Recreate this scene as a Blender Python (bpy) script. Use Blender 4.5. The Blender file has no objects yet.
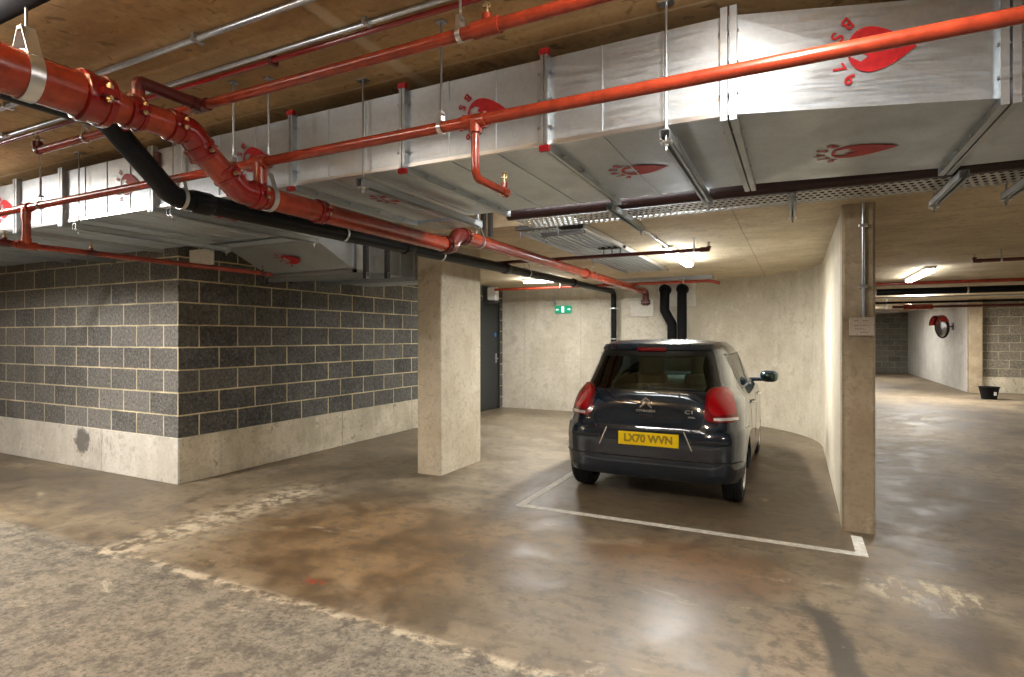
import bpy, bmesh, math, random
from mathutils import Vector, Matrix
PI = math.pi
random.seed(7)
SC = bpy.context.scene
COL = SC.collection

# ------------------------------------------------------------------ camera
cam = bpy.data.objects.new('camera', bpy.data.cameras.new('camera'))
COL.objects.link(cam)
cam.location = (0, 0, 1.455)
cam.rotation_euler = (PI/2, 0, math.atan(284/572))
cam.data.sensor_width = 36
cam.data.lens = 36*572/1024
cam.data.shift_y = -1.5/1024
cam.data.clip_start = 0.02
SC.camera = cam
# ------------------------------------------------------------------ exposure, world, lights
SC.view_settings.view_transform = 'Standard'
SC.view_settings.look = 'None'
SC.view_settings.exposure = 1.45
SC.view_settings.gamma = 1.0
SC.view_settings.use_curve_mapping = False
w = bpy.data.worlds.new('world'); SC.world = w; w.use_nodes = True
w.node_tree.nodes['Background'].inputs[0].default_value = (1.0, .93, .82, 1)
w.node_tree.nodes['Background'].inputs[1].default_value = 0.22
def tube_light(name, loc, length, power, along='y', col=(1, .985, .95), up=.4):
    l = bpy.data.lights.new(name, 'AREA'); l.shape = 'RECTANGLE'
    l.size = .09; l.size_y = length; l.energy = power; l.color = col
    o = bpy.data.objects.new(name, l); COL.objects.link(o)
    o.location = loc
    o.rotation_euler = (0, 0, 0 if along == 'y' else PI/2)
    # added upward light brightens the slab, standing in for the diffuser's spill
    l2 = bpy.data.lights.new(name, 'AREA'); l2.shape = 'RECTANGLE'; l2.size = .09; l2.size_y = length; l2.energy = power*up; l2.color = col
    o2 = bpy.data.objects.new(name, l2); COL.objects.link(o2); o2.location = (loc[0], loc[1], loc[2]-.10)
    o2.rotation_euler = (PI, 0, 0 if along == 'y' else PI/2)
    return o
ZC1, ZC2, VS = 2.78, 2.45, 4.60       # near slab height, far slab height, line where the slab steps
tube_light('lamp_and_fill', (-1.25, 7.05, 2.355), 1.4, 60, up=.10)
tube_light('lamp_and_fill', (1.70, 10.7, 2.355), 1.7, 12, up=.2)
tube_light('lamp_and_fill', (-3.9, 8.9, 2.355), .6, 22, 'x', up=.15)
tube_light('lamp_and_fill', (2.6, 16.5, 2.40), 1.5, 80)
tube_light('lamp_and_fill', (2.0, 23.0, 2.40), 1.5, 40)
tube_light('lamp_and_fill', (8.0, 16.0, 2.40), 1.5, 50)
tube_light('lamp_and_fill', (3.6, 6.4, 2.40), 1.4, 22)
tube_light('lamp_and_fill', (-1.25, 3.75, 2.70), 1.2, 14, 'x')
tube_light('lamp_and_fill', (0.0, 1.10, 2.69), 1.3, 34, 'y', up=.6)
tube_light('lamp_and_fill', (-6.0, .95, 2.69), 1.5, 78, 'y', up=.6)
tube_light('lamp_and_fill', (-2.7, .1, 2.62), 1.4, 20, 'y', up=2.6)  # unseen lamp added here, aimed mostly up to brighten the near slab
tube_light('lamp_and_fill', (3.6, 1.4, 2.69), 1.5, 34, 'y', up=.6)

# ------------------------------------------------------------------ material helpers
def nmat(name):
    m = bpy.data.materials.new(name); m.use_nodes = True
    nt = m.node_tree; b = nt.nodes['Principled BSDF']
    return m, nt, b
def N(nt, t, **k):
    n = nt.nodes.new(t)
    for a, v in k.items():
        if a in n.inputs: n.inputs[a].default_value = v
        else: setattr(n, a, v)
    return n
def L(nt, a, b): nt.links.new(a, b)
def simple(name, col, rough=.5, metal=0., coat=0., noise=0., nscale=20., bump=0., emit=None):
    m, nt, b = nmat(name)
    b.inputs['Base Color'].default_value = (*col, 1)
    b.inputs['Roughness'].default_value = rough
    b.inputs['Metallic'].default_value = metal
    b.inputs['Coat Weight'].default_value = coat
    b.inputs['Coat Roughness'].default_value = .04
    if noise or bump:
        tc = N(nt, 'ShaderNodeTexCoord'); no = N(nt, 'ShaderNodeTexNoise', Scale=nscale, Detail=6., Roughness=.65)
        L(nt, tc.outputs['Object'], no.inputs['Vector'])
        if noise:
            r = N(nt, 'ShaderNodeMapRange'); r.inputs['From Min'].default_value = .3; r.inputs['From Max'].default_value = .7
            r.inputs['To Min'].default_value = 1-noise; r.inputs['To Max'].default_value = 1+noise
            L(nt, no.outputs['Fac'], r.inputs['Value'])
            mx = N(nt, 'ShaderNodeMix', data_type='RGBA', blend_type='MULTIPLY'); mx.inputs[0].default_value = 1
            mx.inputs[6].default_value = (*col, 1); L(nt, r.outputs[0], mx.inputs[7]); L(nt, mx.outputs[2], b.inputs['Base Color'])
        if bump:
            bp = N(nt, 'ShaderNodeBump', Strength=bump, Distance=.01); L(nt, no.outputs['Fac'], bp.inputs['Height']); L(nt, bp.outputs[0], b.inputs['Normal'])
    if emit:
        b.inputs['Emission Color'].default_value = (*emit[0], 1); b.inputs['Emission Strength'].default_value = emit[1]
    return m
def geo_pos(nt):
    g = N(nt, 'ShaderNodeNewGeometry'); s = N(nt, 'ShaderNodeSeparateXYZ'); L(nt, g.outputs['Position'], s.inputs[0])
    return g, s
def math_(nt, op, a, b=None, c=None):
    n = N(nt, 'ShaderNodeMath', operation=op)
    for i, v in enumerate((a, b, c)):
        if v is None: continue
        if isinstance(v, (int, float)): n.inputs[i].default_value = v
        else: L(nt, v, n.inputs[i])
    return n.outputs[0]
def noise_(nt, vec, scale, detail=5., rough=.6, dist=0.):
    n = N(nt, 'ShaderNodeTexNoise', Scale=float(scale), Detail=float(detail), Roughness=float(rough), Distortion=float(dist))
    L(nt, vec, n.inputs['Vector']); return n.outputs['Fac']
def ramp_(nt, fac, lo, hi, a=0., b=1., smooth=True):
    r = N(nt, 'ShaderNodeMapRange', interpolation_type='SMOOTHSTEP' if smooth else 'LINEAR')
    L(nt, fac, r.inputs['Value']); r.inputs['From Min'].default_value = lo; r.inputs['From Max'].default_value = hi
    r.inputs['To Min'].default_value = a; r.inputs['To Max'].default_value = b; return r.outputs[0]
def mixc(nt, fac, a, b, blend='MIX'):
    m = N(nt, 'ShaderNodeMix', data_type='RGBA', blend_type=blend)
    for i, v in ((0, fac), (6, a), (7, b)):
        if isinstance(v, (int, float)): m.inputs[i].default_value = v
        elif isinstance(v, tuple): m.inputs[i].default_value = (*v, 1)
        else: L(nt, v, m.inputs[i])
    return m.outputs[2]
def scaled(nt, vec, s):
    m = N(nt, 'ShaderNodeMapping'); m.inputs['Scale'].default_value = s; L(nt, vec, m.inputs['Vector']); return m.outputs[0]

def concrete(name, base, dark, light, streak='z', lines=None, rough=.75, spots=.5, coordmix=1.):
    """cast concrete: clouds, directional streaks, pin holes; lines = list of (axis, positions, halfwidth, strength)"""
    m, nt, b = nmat(name); g, s = geo_pos(nt); P = g.outputs['Position']
    big = noise_(nt, P, 1.3, 6, .62); fine = noise_(nt, P, 28, 6, .7)
    sv = {'z': (5, 5, .8), 'x': (.7, 9, 9), 'n': (3, 3, 3)}[streak]
    st = noise_(nt, scaled(nt, P, sv), 1.0, 5, .6)
    c = mixc(nt, ramp_(nt, big, .36, .66), dark, base)
    c = mixc(nt, ramp_(nt, st, .45, .72, 0, .40), c, light)
    c = mixc(nt, ramp_(nt, fine, .50, .66, 0, .60), c, tuple(x*.78 for x in dark))
    mid = noise_(nt, P, 5.5, 8, .7, .4)
    c = mixc(nt, ramp_(nt, mid, .48, .36, 0, .55), c, tuple(x*.80 for x in dark))
    c = mixc(nt, ramp_(nt, mid, .56, .68, 0, .5), c, light)
    sp = noise_(nt, P, 11, 3, .5, .6)
    c = mixc(nt, ramp_(nt, sp, .63, .69, 0, spots), c, tuple(x*.35 for x in dark))
    wob = math_(nt, 'MULTIPLY', math_(nt, 'SUBTRACT', big, .5), .03)
    for axis, positions, hw, strength, colr in (lines or []):
        co = s.outputs[axis]
        for p0 in positions:
            d = math_(nt, 'ABSOLUTE', math_(nt, 'SUBTRACT', math_(nt, 'ADD', co, wob), p0))
            k = ramp_(nt, d, hw*.3, hw, strength, 0)
            c = mixc(nt, k, c, colr)
    L(nt, c, b.inputs['Base Color'])
    b.inputs['Roughness'].default_value = rough
    bp = N(nt, 'ShaderNodeBump', Strength=.25, Distance=.006); L(nt, fine, bp.inputs['Height']); L(nt, bp.outputs[0], b.inputs['Normal'])
    return m

def blocks(name, horiz, zoff, dark=(.055, .056, .055), light=(.14, .14, .135), mortar=(.60, .52, .34), hoff=0.):
    m, nt, b = nmat(name); g, s = geo_pos(nt); P = g.outputs['Position']
    cx = N(nt, 'ShaderNodeCombineXYZ')
    L(nt, math_(nt, 'ADD', s.outputs[horiz], hoff), cx.inputs[0]); L(nt, math_(nt, 'SUBTRACT', s.outputs['Z'], zoff), cx.inputs[1])
    br = N(nt, 'ShaderNodeTexBrick', offset=.5, squash=1.)
    br.inputs['Scale'].default_value = 1; br.inputs['Brick Width'].default_value = .45; br.inputs['Row Height'].default_value = .225
    br.inputs['Mortar Size'].default_value = .0085; br.inputs['Mortar Smooth'].default_value = .25; br.inputs['Bias'].default_value = 0
    br.inputs['Color1'].default_value = (0, 0, 0, 1); br.inputs['Color2'].default_value = (1, 1, 1, 1); br.inputs['Mortar'].default_value = (.5, .5, .5, 1)
    nz = N(nt, 'ShaderNodeTexNoise', Scale=9., Detail=3.); L(nt, P, nz.inputs['Vector'])
    wv = N(nt, 'ShaderNodeVectorMath', operation='SCALE'); wv.inputs['Scale'].default_value = .010; L(nt, nz.outputs['Color'], wv.inputs[0])
    av = N(nt, 'ShaderNodeVectorMath', operation='ADD'); L(nt, cx.outputs[0], av.inputs[0]); L(nt, wv.outputs[0], av.inputs[1]); L(nt, av.outputs[0], br.inputs['Vector'])
    grain = noise_(nt, P, 34, 7, .8); cloud = noise_(nt, P, 3.2, 5, .6)
    c = mixc(nt, br.outputs['Color'], dark, light)
    c = mixc(nt, ramp_(nt, cloud, .35, .7, 0, .5), c, light)
    c = mixc(nt, ramp_(nt, grain, .50, .64, 0, .45), c, tuple(min(1, x*2.2) for x in light))
    c = mixc(nt, ramp_(nt, grain, .5, .36, 0, .7), c, tuple(x*.30 for x in dark))
    mo = mixc(nt, ramp_(nt, cloud, .35, .65), tuple(x*.62 for x in mortar), mortar)
    c = mixc(nt, br.outputs['Fac'], c, mo)
    L(nt, c, b.inputs['Base Color']); b.inputs['Roughness'].default_value = .85
    h = math_(nt, 'SUBTRACT', math_(nt, 'MULTIPLY', grain, .35), br.outputs['Fac'])
    bp = N(nt, 'ShaderNodeBump', Strength=.6, Distance=.006); L(nt, h, bp.inputs['Height']); L(nt, bp.outputs[0], b.inputs['Normal'])
    return m

def galvanised(name, base=(.55, .64, .73), rough=.36, metal=.9):
    m, nt, b = nmat(name); tc = N(nt, 'ShaderNodeTexCoord'); P = tc.outputs['Object']
    vo = N(nt, 'ShaderNodeTexVoronoi', Scale=60.); L(nt, P, vo.inputs['Vector'])
    cl = noise_(nt, P, 2.4, 5, .6); sc = noise_(nt, scaled(nt, P, (2, 2, 30)), 3, 4, .6)
    c = mixc(nt, ramp_(nt, vo.outputs['Color'], .2, .9, 0, .22), base, tuple(x*.68 for x in base))
    c = mixc(nt, ramp_(nt, cl, .5, .75, 0, .4), c, tuple(x*.66 for x in base))
    L(nt, c, b.inputs['Base Color']); b.inputs['Metallic'].default_value = metal
    L(nt, ramp_(nt, sc, .3, .7, rough-.07, rough+.1), b.inputs['Roughness'])
    bp = N(nt, 'ShaderNodeBump', Strength=.08, Distance=.01); L(nt, cl, bp.inputs['Height']); L(nt, bp.outputs[0], b.inputs['Normal'])
    return m

# ------------------------------------------------------------------ materials
M = {}
M['galv'] = galvanised('galvanised_sheet', (.60, .66, .71), .44)
M['steel'] = galvanised('galvanised_channel', (.50, .54, .57), .38, .85)
M['zinc'] = simple('zinc_plated_steel', (.72, .74, .76), .28, .95)
M['red'] = simple('red_enamel', (.30, .036, .014), .27, 0, .25, .35, 14)
M['redbright'] = simple('bright_red_enamel', (.22, .006, .005), .20, 0, .7, .15, 14)
M['redshade'] = simple('shaded_red_enamel', (.022, .003, .003), .4)  # red pipe with the shade behind the duct put into its colour
M['reddark'] = simple('dark_red_enamel', (.10, .010, .009), .35, 0, .3, .15, 14)
M['stencil'] = simple('red_stencil_paint', (.42, .010, .014), .5, 0, 0, .25, 50)
M['blackpipe'] = simple('black_plastic', (.0045, .005, .007), .40, 0, .0, .2, 30)
M['blackmatt'] = simple('black_foam', (.004, .004, .005), .75, 0, 0, .2, 30)
for k_ in ('blackpipe', 'blackmatt'): M[k_].node_tree.nodes['Principled BSDF'].inputs['Specular IOR Level'].default_value = .22
M['rod'] = simple('threaded_rod_steel', (.45, .47, .5), .35, .9)
M['darksteel'] = simple('dark_steel', (.09, .09, .095), .45, .6)
M['brass'] = simple('brass', (.42, .31, .17), .35, .9)
M['conduit'] = simple('galvanised_conduit', (.62, .66, .72), .3, .9, 0, .15, 40)
M['white'] = simple('white_plastic', (.80, .80, .78), .45)
M['plaster'] = simple('white_board', (.66, .63, .56), .8, 0, 0, .12, 20)
M['tube'] = simple('lamp_diffuser', (1, 1, 1), .4, emit=((1, .98, .95), 9.))
M['door'] = simple('dark_grey_paint', (.022, .026, .027), .5, 0, 0, .12, 5)
M['bayline'] = simple('worn_white_line_paint', (.62, .60, .54), .6, 0, 0, .28, 22)
M['green'] = simple('exit_sign_green', (.0, .22, .11), .4, emit=((.0, .35, .17), .25))
M['signwhite'] = simple('exit_sign_white', (.9, .95, .9), .4, emit=((.9, 1, .92), .6))
M['blue'] = simple('blue_plastic', (.03, .16, .45), .4)
# car
def carpaint():
    m, nt, b = nmat('dark_blue_black_car_paint')
    b.inputs['Base Color'].default_value = (.004, .012, .024, 1); b.inputs['Metallic'].default_value = 0; b.inputs['Specular IOR Level'].default_value = .15
    b.inputs['Roughness'].default_value = .32; b.inputs['Coat Weight'].default_value = 1; b.inputs['Coat Roughness'].default_value = .03
    b.inputs['Coat IOR'].default_value = 1.85
    return m
M['paint'] = carpaint()
M['tyre'] = simple('tyre_rubber', (.008, .008, .009), .75, 0, 0, .3, 60)
M['alloy'] = simple('silver_wheel', (.50, .51, .52), .3, .8)
M['trimblack'] = simple('black_trim', (.010, .010, .011), .42)
M['lens'] = simple('red_lamp_lens', (.42, .002, .008), .12, 0, 1.)
M['lensdark'] = simple('dark_red_lamp_lens', (.20, .002, .006), .15, 0, 1.)
M['lensclear'] = simple('clear_lamp_lens', (.75, .70, .68), .12, .3, 1.)
M['plate'] = simple('yellow_plate', (.86, .60, .0), .4)
M['plateink'] = simple('faded_plate_ink', (.30, .20, .01), .6)
M['chrome'] = simple('chrome', (.85, .86, .88), .12, 1.)
M['seat'] = simple('dark_seat_fabric', (.007, .007, .009), .85)
def glassm(name, tint, rough=.0, alpha=.35):
    m, nt, b = nmat(name); nt.nodes.remove(b)
    out = nt.nodes['Material Output']; tr = N(nt, 'ShaderNodeBsdfTransparent', Color=(*tint, 1)); gl = N(nt, 'ShaderNodeBsdfGlossy'); gl.inputs['Roughness'].default_value = .02
    fr = N(nt, 'ShaderNodeFresnel', IOR=1.55); mx = N(nt, 'ShaderNodeMixShader')
    L(nt, fr.outputs[0], mx.inputs[0]); L(nt, tr.outputs[0], mx.inputs[1]); L(nt, gl.outputs[0], mx.inputs[2]); L(nt, mx.outputs[0], out.inputs['Surface'])
    return m
M['glassdark'] = glassm('tinted_rear_glass', (.70, .84, .78))
M['glass'] = glassm('side_window_glass', (.88, .96, .92))
def perforated():
    m, nt, b = nmat('perforated_tray_steel'); g, s = geo_pos(nt)
    b.inputs['Base Color'].default_value = (.58, .58, .55, 1); b.inputs['Metallic'].default_value = .3; b.inputs['Roughness'].default_value = .45
    px = math_(nt, 'ADD', s.outputs['X'], math_(nt, 'MULTIPLY', math_(nt, 'FLOOR', math_(nt, 'MULTIPLY', s.outputs['Y'], 1/.064)), .02))
    fx = math_(nt, 'ABSOLUTE', math_(nt, 'SUBTRACT', math_(nt, 'FRACT', math_(nt, 'MULTIPLY', px, 1/.04)), .5))
    fy = math_(nt, 'ABSOLUTE', math_(nt, 'SUBTRACT', math_(nt, 'FRACT', math_(nt, 'MULTIPLY', s.outputs['Y'], 1/.064)), .5))
    hole = math_(nt, 'MULTIPLY', math_(nt, 'LESS_THAN', fx, .28), math_(nt, 'LESS_THAN', fy, .30))
    L(nt, math_(nt, 'SUBTRACT', 1., hole), b.inputs['Alpha'])
    return m
M['perf'] = perforated()

# ------------------------------------------------------------------ mesh + object helpers
OFF = {}
def thing(name, label, cat, loc, group=None):
    o = bpy.data.objects.new(name, None); COL.objects.link(o); o.location = loc; o.empty_display_size = .1
    o['label'] = label; o['category'] = cat
    if group: o['group'] = group
    OFF[o.name] = Vector(loc); return o
def tag(o, label, cat, group=None):
    o['label'] = label; o['category'] = cat
    if group: o['group'] = group
    return o
def obj(name, bm, mat, parent=None, smooth=False, origin=None, kind=None, label=None, auto=None, mat2=None):
    me = bpy.data.meshes.new(name)
    if parent is not None:
        off = OFF[parent.name]
    elif origin is not None: off = Vector(origin)
    else:
        vs = [v.co for v in bm.verts]
        off = Vector(((min(v.x for v in vs)+max(v.x for v in vs))/2, (min(v.y for v in vs)+max(v.y for v in vs))/2, min(v.z for v in vs)))
    bmesh.ops.translate(bm, verts=bm.verts, vec=-off)
    bmesh.ops.recalc_face_normals(bm, faces=bm.faces)
    if smooth:
        for f in bm.faces: f.smooth = True
        if auto:
            for e in bm.edges:
                if len(e.link_faces) == 2 and e.calc_face_angle(0) > math.radians(auto): e.smooth = False
    bm.to_mesh(me); bm.free()
    me.materials.append(M[mat] if isinstance(mat, str) else mat)
    if mat2: me.materials.append(M[mat2])
    o = bpy.data.objects.new(name, me); COL.objects.link(o)
    if parent is not None: o.parent = parent
    else: o.location = off
    OFF[o.name] = off
    if kind: o['kind'] = kind
    if label: o['label'] = label
    return o
def split(name, bm, mat, parent, **k):
    """each separate piece of bm becomes a part object of its own"""
    bm.verts.ensure_lookup_table(); seen = set(); isl = []
    for v in bm.verts:
        if v in seen: continue
        st = [v]; seen.add(v); comp = []
        while st:
            q = st.pop(); comp.append(q)
            for e in q.link_edges:
                w_ = e.other_vert(q)
                if w_ not in seen: seen.add(w_); st.append(w_)
        lo = [min(c.co[i] for c in comp) for i in range(3)]; hi = [max(c.co[i] for c in comp) for i in range(3)]
        isl.append([set(comp), lo, hi])
    merged = True
    while merged:
        merged = False
        for i in range(len(isl)):
            for j in range(i+1, len(isl)):
                a, b = isl[i], isl[j]
                if all(a[1][q] < b[2][q]+.004 and b[1][q] < a[2][q]+.004 for q in range(3)):
                    isl[i] = [a[0] | b[0], [min(a[1][q], b[1][q]) for q in range(3)], [max(a[2][q], b[2][q]) for q in range(3)]]
                    del isl[j]; merged = True; break
            if merged: break
    out = []
    for comp, _l, _h in isl:
        nb = bmesh.new(); mp = {v: nb.verts.new(v.co) for v in comp}
        for f in bm.faces:
            if f.verts[0] in comp: nb.faces.new([mp[v] for v in f.verts])
        out.append(obj(name, nb, mat, parent, **k))
    bm.free(); return out
def BM(): return bmesh.new()
def box(bm, a, b, bev=0.):
    x0, y0, z0 = (min(a[i], b[i]) for i in range(3)); x1, y1, z1 = (max(a[i], b[i]) for i in range(3))
    v = [bm.verts.new(p) for p in ((x0,y0,z0),(x1,y0,z0),(x1,y1,z0),(x0,y1,z0),(x0,y0,z1),(x1,y0,z1),(x1,y1,z1),(x0,y1,z1))]
    fs = [bm.faces.new([v[i] for i in q]) for q in ((0,3,2,1),(4,5,6,7),(0,1,5,4),(1,2,6,5),(2,3,7,6),(3,0,4,7))]
    if bev:
        es = set(e for f in fs for e in f.edges)
        bmesh.ops.bevel(bm, geom=list(es), offset=bev, segments=2, affect='EDGES', profile=.5)
    return bm
def obox(bm, c, half, R):
    c = Vector(c); v = []
    for sx in (-1, 1):
        for sy in (-1, 1):
            for sz in (-1, 1): v.append(bm.verts.new(c + R @ Vector((sx*half[0], sy*half[1], sz*half[2]))))
    for q in ((0,1,3,2),(4,6,7,5),(0,4,5,1),(2,3,7,6),(0,2,6,4),(1,5,7,3)): bm.faces.new([v[i] for i in q])
def frames(pts):
    n = len(pts); T = []
    for i in range(n):
        lo, hi = max(i-1, 0), min(i+1, n-1)
        while (pts[hi]-pts[lo]).length < 1e-6 and (lo > 0 or hi < n-1): lo, hi = max(lo-1, 0), min(hi+1, n-1)
        T.append((pts[hi]-pts[lo]).normalized())
    up = Vector((0, 0, 1)) if abs(T[0].z) < .9 else Vector((1, 0, 0))
    X = T[0].cross(up).normalized(); out = []
    for i in range(n):
        if i:
            ax = T[i-1].cross(T[i]); an = T[i-1].angle(T[i])
            if ax.length > 1e-7: X = Matrix.Rotation(an, 3, ax.normalized()) @ X
        X = (X - T[i]*X.dot(T[i])).normalized()
        out.append((X, T[i].cross(X), T[i]))
    return out
def fillet(pts, rad, k=6):
    pts = [Vector(p) for p in pts]; out = [pts[0]]
    for i in range(1, len(pts)-1):
        a = (pts[i-1]-pts[i]); b = (pts[i+1]-pts[i]); la, lb = a.length, b.length; a.normalize(); b.normalize()
        ang = a.angle(b); d = min(rad/math.tan(ang/2) if ang < PI-.01 else 0, la*.49, lb*.49)
        if d < 1e-5: out.append(pts[i]); continue
        r = d*math.tan(ang/2); bis = (a+b).normalized(); C = pts[i]+bis*(r/math.sin(ang/2))
        p0 = pts[i]+a*d-C; p1 = pts[i]+b*d-C; tot = p0.angle(p1); ax = p0.cross(p1).normalized()
        for j in range(k+1): out.append(C + Matrix.Rotation(tot*j/k, 3, ax) @ p0)
    out.append(pts[-1]); return out
def tube(bm, pts, r, seg=16, bend=0., cap=True, radii=None):
    P = fillet(pts, bend) if bend else [Vector(p) for p in pts]
    fr = frames(P); rings = []
    for i, p in enumerate(P):
        rr = radii[i] if radii else r
        rings.append([bm.verts.new(p + fr[i][0]*math.cos(2*PI*j/seg)*rr + fr[i][1]*math.sin(2*PI*j/seg)*rr) for j in range(seg)])
    for a, b in zip(rings, rings[1:]):
        for j in range(seg): bm.faces.new((a[j], a[(j+1) % seg], b[(j+1) % seg], b[j]))
    if cap: bm.faces.new(rings[0][::-1]); bm.faces.new(rings[-1])
    return bm
def ring(bm, c, axis, R, r, seg=24, k=8, a0=0., a1=2*PI, flat=None):
    c = Vector(c); axis = Vector(axis).normalized(); up = Vector((0, 0, 1)) if abs(axis.z) < .9 else Vector((1, 0, 0))
    X = axis.cross(up).normalized(); Y = axis.cross(X)
    full = abs(a1-a0-2*PI) < 1e-6; n = seg if full else seg+1; rings = []
    for i in range(n):
        t = a0+(a1-a0)*i/seg; d = X*math.cos(t)+Y*math.sin(t)
        if flat: prof = [(R, -flat), (R+r, -flat), (R+r, flat), (R, flat)]
        else: prof = [(R+r*math.cos(2*PI*j/k), r*math.sin(2*PI*j/k)) for j in range(k)]
        rings.append([bm.verts.new(c+d*p+axis*q) for p, q in prof])
    m = len(rings[0])
    for i in range(n if full else n-1):
        a, b = rings[i], rings[(i+1) % n]
        for j in range(m): bm.faces.new((a[j], a[(j+1) % m], b[(j+1) % m], b[j]))
    if not full: bm.faces.new(rings[0]); bm.faces.new(rings[-1][::-1])
def prism(bm, poly, z0, z1):
    a = [bm.verts.new((x, y, z0)) for x, y in poly]; b = [bm.verts.new((x, y, z1)) for x, y in poly]; n = len(poly)
    bm.faces.new(a[::-1]); bm.faces.new(b)
    for i in range(n): bm.faces.new((a[i], a[(i+1) % n], b[(i+1) % n], b[i]))
def poly3(bm, pts, thick):
    """closed slab from a 3-D planar outline pushed by vector thick"""
    t = Vector(thick); a = [bm.verts.new(p) for p in pts]; b = [bm.verts.new(Vector(p)+t) for p in pts]; n = len(pts)
    bm.faces.new(a[::-1]); bm.faces.new(b)
    for i in range(n): bm.faces.new((a[i], a[(i+1) % n], b[(i+1) % n], b[i]))
def text_mesh(s, size, extrude, mtx, bold=False, offset=0.):
    cu = bpy.data.curves.new('t', 'FONT'); cu.body = s; cu.size = size; cu.extrude = extrude; cu.align_x = 'CENTER'; cu.align_y = 'CENTER'; cu.offset = offset
    o = bpy.data.objects.new('t', cu); COL.objects.link(o)
    dg = bpy.context.evaluated_depsgraph_get(); me = bpy.data.meshes.new_from_object(o.evaluated_get(dg))
    bpy.data.objects.remove(o); bpy.data.curves.remove(cu)
    me.transform(mtx); return me
def add_mesh(bm, me): bm.from_mesh(me); bpy.data.meshes.remove(me)

# ================================================================== SETTING
def struct(name, bm, mat, **k): return obj(name, bm, mat, kind='structure', origin=(0, 0, 0), **k)

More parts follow.
